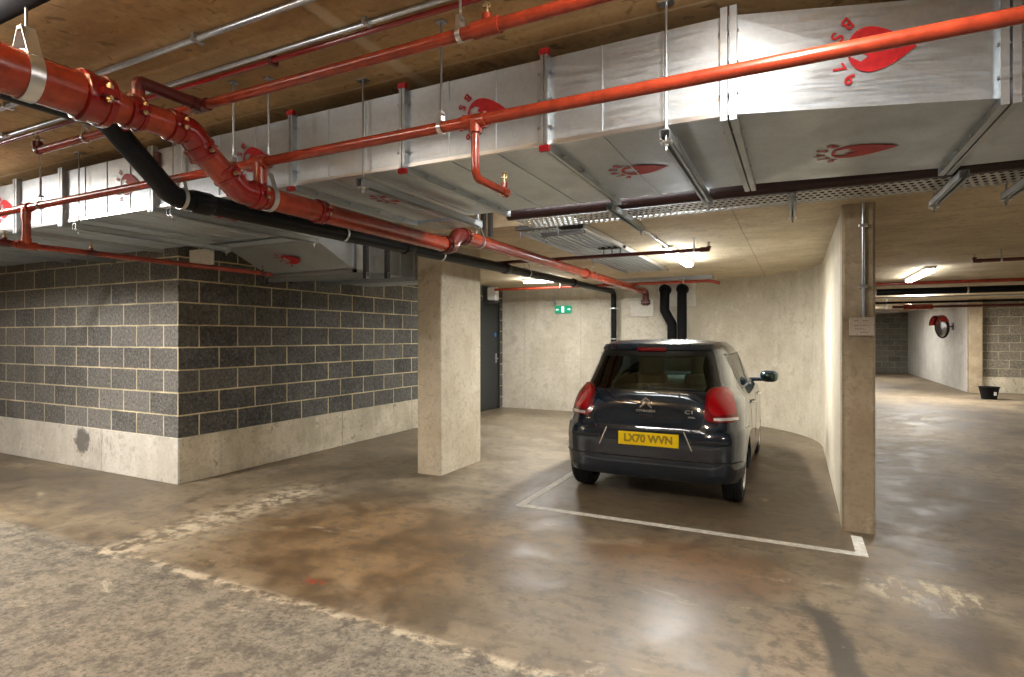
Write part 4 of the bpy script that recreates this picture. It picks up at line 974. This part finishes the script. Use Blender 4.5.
bm = BM(); ring(bm, c0-n0*.01, n0, .30, .028, 32, 8); obj('mirror_rim', bm, 'blackmatt', t, True)
bm = BM(); dome(bm, c0-n0*.02, n0, .31, .12, sgn=-1); obj('mirror_back', bm, 'redbright', t, True, auto=50)
bm = BM(); ring(bm, c0+n0*.05, n0, .325, .012, 20, 4, a0=PI*1.15, a1=PI*1.95, flat=.10); obj('mirror_hood', bm, 'redbright', t)
bm = BM(); tube(bm, [c0-n0*.12, (4.05, 20.4, 1.76)], .022, 10); box(bm, (4.03, 20.32, 1.66), (4.05, 20.48, 1.86)); obj('wall_arm', bm, 'darksteel', t)
# bucket
t = thing('bucket', 'black plastic bucket on the floor in front of the far pillar', 'bucket', (4.05, 16.97, 0))
bm = BM(); tube(bm, [(4.05, 16.97, 0), (4.05, 16.97, .03), (4.05, 16.97, .26), (4.05, 16.97, .285)], .2, 28, radii=[.145, .148, .19, .20])
bmesh.ops.delete(bm, geom=[f for f in bm.faces if f.calc_center_median().z > .284], context='FACES_ONLY'); obj('pail', bm, 'blackmatt', t, True, auto=50)
bm = BM(); ring(bm, (4.05, 16.97, .285), (0, 0, 1), .198, .010, 28, 6); obj('rim', bm, 'blackmatt', t, True)
bm = BM(); box(bm, (4.10, 16.80, .10), (4.15, 16.815, .18)); obj('bucket_label', bm, 'white', t)

# ================================================================== CAR
CX, CY = -1.18, 6.70
car = thing('car', 'dark blue-black small hatchback parked nose-in in the bay', 'car', (CX, CY, 0))
def zf(z): return z if z < .96 else .96+(z-.96)*.93
TAB = [(.20,.74,-1.60,1.60),(.235,.785,-1.665,1.67),(.30,.802,-1.705,1.71),(.40,.808,-1.725,1.733),(.48,.806,-1.733,1.733),(.58,.809,-1.733,1.72),(.64,.810,-1.720,1.70),(.67,.810,-1.700,1.68),(.72,.810,-1.690,1.655),
       (.80,.808,-1.682,1.61),(.86,.802,-1.672,1.50),(.90,.795,-1.662,1.36),(.935,.770,-1.650,1.18),(.965,.742,-1.635,1.00),(1.00,.718,-1.612,.92),(1.08,.692,-1.562,.78),(1.18,.667,-1.497,.60),(1.28,.638,-1.432,.40),(1.34,.615,-1.395,.28),
       (1.385,.590,-1.370,.17),(1.42,.555,-1.335,.06),(1.44,.535,-1.28,-.04),(1.455,.46,-1.19,-.14),(1.466,.34,-1.03,-.28),(1.472,.18,-.85,-.45)]
TAB = [(zf(a), b, c, d) for a, b, c, d in TAB]
def row(z):
    z = max(TAB[0][0], min(TAB[-1][0], z))
    for i in range(len(TAB)-1):
        if TAB[i][0] <= z <= TAB[i+1][0]:
            k = (z-TAB[i][0])/(TAB[i+1][0]-TAB[i][0]); return [TAB[i][j]*(1-k)+TAB[i+1][j]*k for j in (1, 2, 3)]
NT = 96
def slice_pts(z, inset=0.):
    w_, yr, yf = row(z); w_ -= inset; yr += inset; yf -= inset*1.3; yc = (yr+yf)/2*.6+.0 if z < .9 else (yr+yf)/2
    out = []
    for i in range(NT+1):
        t_ = PI*i/NT; n = 5.2 if t_ < PI/2 else 3.6
        if t_ < PI/2: n = 8.0 if z < .58 else 8.0-3.6*(z-.58)/.34 if z < .92 else max(3.5, 4.4-.9*(z-.92)/.3)
        s_, c_ = math.sin(t_), math.cos(t_)
        x = w_*abs(s_)**(2/n); Ly = (yc-yr) if c_ > 0 else (yf-yc)
        y = yc - Ly*math.copysign(abs(c_)**(2/n), c_); out.append((x, y))
    return out
CACHE = {}
def sl_(z):
    k = round(z, 5)
    if k not in CACHE:
        p = slice_pts(z); acc = [0]
        for a, b in zip(p, p[1:]): acc.append(acc[-1]+math.hypot(b[0]-a[0], b[1]-a[1]))
        CACHE[k] = (p, acc)
    return CACHE[k]
def interp(p, i, k): return (p[i][0]*(1-k)+p[i+1][0]*k, p[i][1]*(1-k)+p[i+1][1]*k)
def at_s(s, z):
    p, acc = sl_(z); a = abs(s); i = 0
    while i < NT-1 and acc[i+1] < a: i += 1
    k = (a-acc[i])/max(1e-9, acc[i+1]-acc[i]); x, y = interp(p, i, k); return Vector((math.copysign(x, s), y, z))
def at_y(y, z, side=1):
    p, acc = sl_(z); lo, hi = 0, NT
    for i in range(NT):
        if p[i][1] <= y <= p[i+1][1]:
            k = (y-p[i][1])/max(1e-9, p[i+1][1]-p[i][1]); q = interp(p, i, k); return Vector((side*q[0], y, z))
    q = p[0] if y < p[0][1] else p[-1]; return Vector((side*q[0], y, z))
def at_fx(x, z):
    p, acc = sl_(z)
    for i in range(NT//2, NT):
        if p[i+1][0] <= abs(x) <= p[i][0]:
            k = (p[i][0]-abs(x))/max(1e-9, p[i][0]-p[i+1][0]); q = interp(p, i, k); return Vector((x, q[1], z))
    return Vector((x, p[-1][1], z))
def off(fn, a, z, d):
    e = .012; P0 = fn(a, z); A_ = fn(a+e, z)-fn(a-e, z); B_ = fn(a, z+e)-fn(a, z-e); n = A_.cross(B_)
    if n.length < 1e-9: return P0
    n.normalize(); c = Vector((0, -.2, .7))
    if n.dot(P0-c) < 0: n = -n
    return P0+n*d
def patch(fn, zs, lo, hi, nc, do, di):
    bm = BM(); O, I = [], []
    for z in zs:
        a, b = lo(z), hi(z)
        O.append([bm.verts.new(off(fn, a+(b-a)*j/nc, z, do)) for j in range(nc+1)]); I.append([bm.verts.new(off(fn, a+(b-a)*j/nc, z, di)) for j in range(nc+1)])
    m = len(zs)
    for i in range(m-1):
        for j in range(nc):
            bm.faces.new((O[i][j], O[i][j+1], O[i+1][j+1], O[i+1][j])); bm.faces.new((I[i][j], I[i+1][j], I[i+1][j+1], I[i][j+1]))
    for i in range(m-1):
        bm.faces.new((O[i][0], O[i+1][0], I[i+1][0], I[i][0])); bm.faces.new((O[i][nc], I[i][nc], I[i+1][nc], O[i+1][nc]))
    for j in range(nc):
        bm.faces.new((O[0][j], I[0][j], I[0][j+1], O[0][j+1])); bm.faces.new((O[-1][j], O[-1][j+1], I[-1][j+1], I[-1][j]))
    return bm
def lin(pts):
    def f(z):
        if z <= pts[0][0]: return pts[0][1]
        for (a, b), (c, d) in zip(pts, pts[1:]):
            if z <= c: return b+(d-b)*(z-a)/(c-a)
        return pts[-1][1]
    return f
def zr(a, b, n): return [a+(b-a)*i/n for i in range(n+1)]
def rounded(z0, z1, L0, L1, R0, R1, r):
    """left and right boundary functions of a quadrilateral with rounded corners"""
    def cut(z):
        d = min(z-z0, z1-z); 
        return 0 if d >= r else r-math.sqrt(max(0, r*r-(r-d)**2))
    return (lambda z: L0+(L1-L0)*(z-z0)/(z1-z0)+cut(z)), (lambda z: R0+(R1-R0)*(z-z0)/(z1-z0)-cut(z))
def zdense(a, b, n=12):
    return [a+(b-a)*(1-math.cos(PI*i/n))/2 for i in range(n+1)]
def loft(rows):
    bm = BM(); R_ = []
    for z, p in rows:
        r = [bm.verts.new((x, y, z)) for x, y in p]
        l = [bm.verts.new((-x, y, z)) for x, y in p[1:-1][::-1]]
        R_.append(r+l)
    n = len(R_[0])
    for a, b in zip(R_, R_[1:]):
        for j in range(n): bm.faces.new((a[j], a[(j+1) % n], b[(j+1) % n], b[j]))
    bm.faces.new(R_[0][::-1]); bm.faces.new(R_[-1]); return bm
def zlist():
    out = []
    for i in range(len(TAB)-1):
        n = max(1, int((TAB[i+1][0]-TAB[i][0])/.028)); out += [TAB[i][0]+(TAB[i+1][0]-TAB[i][0])*k/n for k in range(n)]
    return out+[TAB[-1][0]]
def tmp(bm):
    bmesh.ops.recalc_face_normals(bm, faces=bm.faces); bmesh.ops.triangulate(bm, faces=[f for f in bm.faces if len(f.verts) > 4])
    me = bpy.data.meshes.new('tmp'); bm.to_mesh(me); bm.free(); o = bpy.data.objects.new('tmp', me); COL.objects.link(o); return o
body = tmp(loft([(z, slice_pts(z)) for z in zlist()]))
cuts_ = []
for y in (-1.235, 1.105):
    for s_ in (-1, 1):
        bm = BM(); tube(bm, [(s_*.54, y, .285), (s_*1.0, y, .285)], .308, 40); cuts_.append(tmp(bm))
zi = [z for z in zr(.46, TAB[-1][0]-.035, 26)]
cuts_.append(tmp(loft([(z, [(max(0, x), y) for x, y in slice_pts(z, .055)]) for z in zi])))
ZW0, ZW1 = .972, 1.295
rg = rounded(.985, 1.30, -.615, -.515, .615, .515, .05)
def shrink(f, d): return lambda z: f(z)+d
cuts_.append(tmp(patch(at_s, zdense(.995, 1.29), shrink(rg[0], .02), shrink(rg[1], -.02), 14, .05, -.12)))
wsf = rounded(.995, 1.30, -.60, -.50, .60, .50, .05)
cuts_.append(tmp(patch(at_fx, zdense(.995, 1.30), wsf[0], wsf[1], 14, .08, -.15)))
SIDEW = [('rear', rounded(.985, 1.285, -.95, -1.10, -.30, -.30, .06)), ('front', rounded(.985, 1.285, -.22, -.22, .62, .16, .04))]
for side in (-1, 1):
    for nm, (lo_, hi_) in SIDEW:
        cuts_.append(tmp(patch(lambda a, z, s=side: at_y(a, z, s), zdense(.985, 1.285), lo_, hi_, 10, .05, -.12)))
for c_ in cuts_:
    md = body.modifiers.new('b', 'BOOLEAN'); md.operation = 'DIFFERENCE'; md.solver = 'EXACT'; md.object = c_
dg = bpy.context.evaluated_depsgraph_get(); me = bpy.data.meshes.new_from_object(body.evaluated_get(dg))
for o in cuts_+[body]:
    m_ = o.data; bpy.data.objects.remove(o); bpy.data.meshes.remove(m_)
CT = Matrix.Translation((CX, CY, 0))
def cobj(name, bm, mat, parent=car, smooth=True, auto=35, label=None):
    bmesh.ops.transform(bm, matrix=CT, verts=bm.verts); return obj(name, bm, mat, parent, smooth, auto=auto, label=label)
bm = BM(); bm.from_mesh(me); bpy.data.meshes.remove(me)
print('car body verts', len(bm.verts))
cbody = cobj('body_shell', bm, 'paint', auto=28)
# underbody, sills
bm = BM(); box(bm, (-.56, -1.45, .19), (.56, 1.5, .26), .01); cobj('underbody', bm, 'trimblack', smooth=False)
bm = BM(); tube(bm, [(-.56, -1.18, .30), (.56, -1.18, .30)], .03, 10); cobj('rear_axle', bm, 'trimblack')
bm = BM(); tube(bm, [(.30, -1.2, .25), (.30, -1.62, .24)], .025, 12); cobj('exhaust_pipe', bm, 'zinc')
# panels
def sp_(fn_lo, fn_hi): return fn_lo, fn_hi
bz = [.235, .26, .30, .36, .40, .405, .45, .50, .55, .60, .64, .655, .664]
bumper_s = lin([(.235, .93), (.30, .93), (.42, .96), (.55, 1.06), (.664, 1.16)])
cobj('rear_bumper', patch(at_s, bz, lambda z: -bumper_s(z), bumper_s, 60, .016, -.004), 'paint', auto=20)
bl = patch(at_s, [.405, .412, .418], lambda z: -.86, lambda z: .86, 50, .0185, .0); cobj('bumper_crease', bl, 'trimblack')
tl = rounded(.672, .975, -.46, -.54, .46, .54, .03)
tg = cobj('tailgate', patch(at_s, zdense(.674, .978, 14), tl[0], tl[1], 40, .010, -.003), 'paint', auto=30)
cobj('tailgate_gap', patch(at_s, zdense(.668, .984, 14), shrink(tl[0], -.007), shrink(tl[1], .007), 40, .003, -.003), 'trimblack')
# rear glass with black surround, side windows
cobj('glass_surround', patch(at_s, zdense(.98, 1.335, 12), rounded(.98, 1.335, -.668, -.556, .668, .556, .05)[0], shrink(rg[0], .022), 6, .007, -.004), 'trimblack')
cobj('glass_surround', patch(at_s, zdense(.98, 1.335, 12), shrink(rg[1], -.022), rounded(.98, 1.335, -.668, -.556, .668, .556, .05)[1], 6, .007, -.004), 'trimblack')
cobj('glass_surround', patch(at_s, [1.278, 1.29, 1.31, 1.335], lambda z: -.54, lambda z: .54, 24, .0072, -.004), 'trimblack')
cobj('rear_window', patch(at_s, zdense(.985, 1.30, 10), rg[0], rg[1], 20, .0075, .0045), 'glassdark')
sw_ = patch(at_fx, zdense(.995, 1.30), wsf[0], wsf[1], 14, .002, -.002); cobj('windscreen', sw_, 'glass')
for side in (-1, 1):
    for nm, (lo_, hi_) in SIDEW:
        cobj('side_window', patch(lambda a, z, s=side: at_y(a, z, s), zdense(.985, 1.285), lo_, hi_, 10, .002, -.002), 'glass')
    f = lambda a, z, s=side: at_y(a, z, s)
    # window trim: pillar blackouts and door seams
    cobj('pillar_trim', patch(f, zr(.985, 1.285, 6), lambda z: -.305, lambda z: -.215, 2, .004, -.003), 'trimblack')
    cobj('window_seal', patch(f, [.972, .985], lambda z: -.94, lambda z: .62, 16, .006, -.003), 'trimblack')
    cobj('window_seal', patch(f, [1.285, 1.298], lambda z: -1.08, lambda z: .18, 16, .006, -.003), 'trimblack')
    seam = lambda y0, y1: cobj('door_seam', patch(f, zr(.27, .972, 8), lambda z, y0=y0, y1=y1: y0+(y1-y0)*(z-.27)/.7-.003, lambda z, y0=y0, y1=y1: y0+(y1-y0)*(z-.27)/.7+.003, 1, .0015, -.004), 'trimblack')
    seam(-.26, -.26); seam(.66, .72)
    cobj('door_seam', patch(f, zr(.60, .972, 8), lambda z: -.86-(z-.6)*.25-.003, lambda z: -.86-(z-.6)*.25+.003, 1, .0015, -.004), 'trimblack')
    for y in (-.78, .12):
        bm = BM(); P0 = at_y(y, .845, side); tube(bm, [P0+Vector((0, -.07, 0)), P0+Vector((side*.03, -.055, 0)), P0+Vector((side*.03, .055, 0)), P0+Vector((0, .07, 0))], .011, 10, .02); cobj('door_handle', bm, 'chrome')
    # door mirror
    bm = BM(); c_ = Vector((side*.90, .56, 1.00)); rr = []
    for i in range(9):
        a = -PI/2+PI*i/8; y = .075*math.sin(a); k = math.cos(a)**.6 if i not in (0, 8) else 0.05
        rr.append([bm.verts.new(c_+Vector((.098*k*math.copysign(abs(math.cos(t_))**.7, math.cos(t_)), y+(.055 if y > 0 else .0)*abs(math.sin(a)), .068*k*math.copysign(abs(math.sin(t_))**.7, math.sin(t_))))) for t_ in [2*PI*j/24 for j in range(24)]])
    for a, b in zip(rr, rr[1:]):
        for j in range(24): bm.faces.new((a[j], a[(j+1) % 24], b[(j+1) % 24], b[j]))
    bm.faces.new(rr[0]); bm.faces.new(rr[-1][::-1]); P0 = at_y(.55, .96, side)
    tube(bm, [P0-Vector((side*.03, 0, 0)), (side*.86, .56, .965)], .022, 10)
    dm = cobj('door_mirror', bm, 'paint')
    bm = BM(); rr = [bm.verts.new(c_+Vector((.083*math.copysign(abs(math.cos(t_))**.7, math.cos(t_)), -.0765, .053*math.copysign(abs(math.sin(t_))**.7, math.sin(t_))))) for t_ in [2*PI*j/24 for j in range(24)]]
    bm.faces.new(rr); e = bmesh.ops.extrude_face_region(bm, geom=bm.faces[:]); bmesh.ops.translate(bm, verts=[v for v in e['geom'] if isinstance(v, bmesh.types.BMVert)], vec=(0, .01, 0)); cobj('mirror_glass', bm, 'glassdark', dm)
    # tail lamp
    L_, R_ = rounded(.775, 1.005, .495, .505, .785, .775, .10)
    a_, b_ = (L_, R_) if side > 0 else ((lambda z: -R_(z)), (lambda z: -L_(z)))
    lo2, hi2 = rounded(.735, 1.012, .48, .495, .805, .79, .075)
    c1, c2 = (lo2, hi2) if side > 0 else ((lambda z: -hi2(z)), (lambda z: -lo2(z)))
    tlp = cobj('tail_lamp', patch(at_s, zdense(.735, 1.012, 18), c1, c2, 14, .020, -.003), 'lensdark')
    cobj('lamp_lens', patch(at_s, zdense(.79, 1.003, 18), shrink(a_, .012), shrink(b_, -.012), 14, .029, .012), 'lens', tlp)
    c3 = (lambda z: .56) if side > 0 else (lambda z: -.80+max(0, .755-z))
    c4 = (lambda z: .80-max(0, .755-z)) if side > 0 else (lambda z: -.56)
    cobj('reversing_lens', patch(at_s, [.748, .755, .763, .770], c3, c4, 10, .0235, .012), 'lensclear', tlp)
    # wheel
    for y in (-1.235, 1.105):
        wc = Vector((side*.685, y, .285)); 
        prof = [(.195, -.085), (.245, -.084), (.270, -.078), (.281, -.062), (.285, -.045), (.2835, -.044), (.275, -.040), (.2835, -.036), (.2855, -.020), (.275, -.016), (.2855, -.012), (.286, .0), (.286, .012), (.275, .016), (.2855, .020), (.285, .036), (.275, .040), (.2835, .044), (.284, .046), (.281, .062), (.270, .078), (.245, .084), (.195, .085)]
        bm = BM(); rr = []
        for j in range(56):
            a = 2*PI*j/56; rr.append([bm.verts.new(wc+Vector((x, r*math.cos(a), r*math.sin(a)))) for r, x in prof])
        for i in range(56):
            a, b = rr[i], rr[(i+1) % 56]
            for j in range(len(prof)-1): bm.faces.new((a[j], a[j+1], b[j+1], b[j]))
            bm.faces.new((a[-1], a[0], b[0], b[-1]))
        wh = cobj('wheel', bm, 'tyre', auto=25)
        xo = side*.07
        bm = BM(); tube(bm, [wc+Vector((xo-side*.03, 0, 0)), wc+Vector((xo-side*.02, 0, 0))], .19, 32)
        ring(bm, wc+Vector((xo, 0, 0)), (1, 0, 0), .178, .016, 40, 6)
        for k in range(5):
            a = 2*PI*k/5+.3; d_ = Vector((0, math.cos(a), math.sin(a))); t2 = Vector((0, -math.sin(a), math.cos(a)))
            R3 = Matrix((Vector((1, 0, 0)), d_, t2)).transposed(); obox(bm, wc+Vector((xo-side*.006, 0, 0))+d_*.10, (.008, .085, .022), R3)
        tube(bm, [wc+Vector((xo-side*.01, 0, 0)), wc+Vector((xo+side*.012, 0, 0))], .036, 18)
        cobj('wheel_rim', bm, 'alloy', wh, auto=30)
# number plate
def rear_y(z): return row(z)[1]
py = rear_y(.55)-.024
plate = cobj('number_plate', (lambda b: box(b, (-.225, py-.006, .515), (.295, py, .630), .002) or b)(BM()), 'plate', smooth=False)
RX = Matrix(((1, 0, 0, 0), (0, 0, -1, 0), (0, 1, 0, 0), (0, 0, 0, 1)))
bm = BM(); add_mesh(bm, text_mesh('LX70 WVN', .100, .0008, Matrix.Translation((.035, py-.0072, .5725)) @ RX @ Matrix.Diagonal((.86, .90, 1, 1)), offset=.0045)); cobj('plate_characters', bm, 'plateink', plate, smooth=False)
bm = BM(); 
for s_ in (-1, 1):
    poly3(bm, [(s_*.33, py+.004, .655), (s_*.34, py+.004, .655), (s_*.405, py+.004, .50), (s_*.395, py+.004, .50)], (0, -.004, 0))
bmesh.ops.transform(bm, matrix=CT, verts=bm.verts); split('recess_edge', bm, 'chrome', car)
for s_ in (-1, 1):
    a, b = (.40, .68) if s_ > 0 else (-.68, -.40)
    cobj('bumper_reflector', patch(at_s, [.565, .575, .585], lambda z, a=a: a, lambda z, b=b: b, 12, .022, .01), 'trimblack')
# emblem and lettering
ye = rear_y(.86)-.014
bm = BM()
for k, zz in enumerate((.86, .90)):
    hw = .052 - .004*k; th_ = .019
    out = [(-hw, zz-.030), (0, zz+.012), (hw, zz-.030), (hw, zz-.030+th_), (0, zz+.012+th_), (-hw, zz-.030+th_)]
    poly3(bm, [(x, ye-.004-(0), z) for x, z in out], (0, .006, 0))
cobj('chevron_emblem', bm, 'chrome', smooth=False)
bm = BM(); add_mesh(bm, text_mesh('CITROËN', .034, .0015, Matrix.Translation((0, rear_y(.80)-.0115, .808)) @ RX @ Matrix.Diagonal((1.15, .8, 1, 1)), offset=.0008)); cobj('maker_lettering', bm, 'chrome', smooth=False)
q = at_s(.37, .80); q2 = at_s(.34, .80); q3 = at_s(.40, .80); aa = math.atan2(q3.y-q2.y, q3.x-q2.x)
mt = Matrix.Translation(q+Vector((.0, -.0145, .015))) @ Matrix.Rotation(aa, 4, 'Z') @ RX
bm = BM(); add_mesh(bm, text_mesh('C1', .050, .0015, mt @ Matrix.Diagonal((1.3, .85, 1, 1)), offset=.0012)); cobj('model_lettering', bm, 'chrome', smooth=False)
mt = Matrix.Translation(q+Vector((.02, -.0145, -.028))) @ Matrix.Rotation(aa, 4, 'Z') @ RX
bm = BM(); add_mesh(bm, text_mesh('FEEL', .022, .0012, mt @ Matrix.Diagonal((1.4, .8, 1, 1)), offset=.0006)); cobj('trim_lettering', bm, 'chrome', smooth=False)
bm = BM(); box(bm, (-.06, rear_y(.76)-.018, .752), (.06, rear_y(.76)-.006, .778), .003); cobj('tailgate_release', bm, 'trimblack')
# roof spoiler lip and high brake lamp
cobj('spoiler_lip', patch(at_s, [1.325, 1.335, 1.35, 1.366], lambda z: -.54, lambda z: .54, 30, .03, -.004), 'paint', auto=30)
cobj('high_brake_lamp', patch(at_s, [1.312, 1.32, 1.33, 1.338], lambda z: -.14, lambda z: .12, 14, .038, .0), 'lensdark')
bm = BM(); y_w = rear_y(1.02); tube(bm, [(.0, y_w-.018, 1.01), (.42, y_w-.010, 1.005)], .006, 8); tube(bm, [(0, y_w+.01, 1.01), (0, y_w-.03, 1.01)], .018, 12); cobj('rear_wiper', bm, 'trimblack')
# interior
def seat(x, y, parent=car):
    bm = BM(); box(bm, (x-.22, y-.25, .48), (x+.22, y+.25, .60), .04); box(bm, (x-.225, y-.33, .55), (x+.225, y-.22, 1.06), .04); box(bm, (x-.20, y-.33, .98), (x+.20, y-.24, 1.29), .04); cobj('seat', bm, 'seat', parent, auto=60)
seat(-.34, .1); seat(.34, .1)
bm = BM(); box(bm, (-.62, -.95, .50), (.62, -.55, .60), .03); box(bm, (-.62, -1.08, .55), (.62, -.95, 1.0), .04); box(bm, (-.45, -1.06, .99), (-.22, -.98, 1.10), .02); box(bm, (.22, -1.06, .99), (.45, -.98, 1.10), .02); cobj('rear_bench', bm, 'seat', auto=60)
bm = BM(); box(bm, (-.66, .62, .72), (.66, .85, .97), .05); cobj('dashboard', bm, 'seat', auto=60)
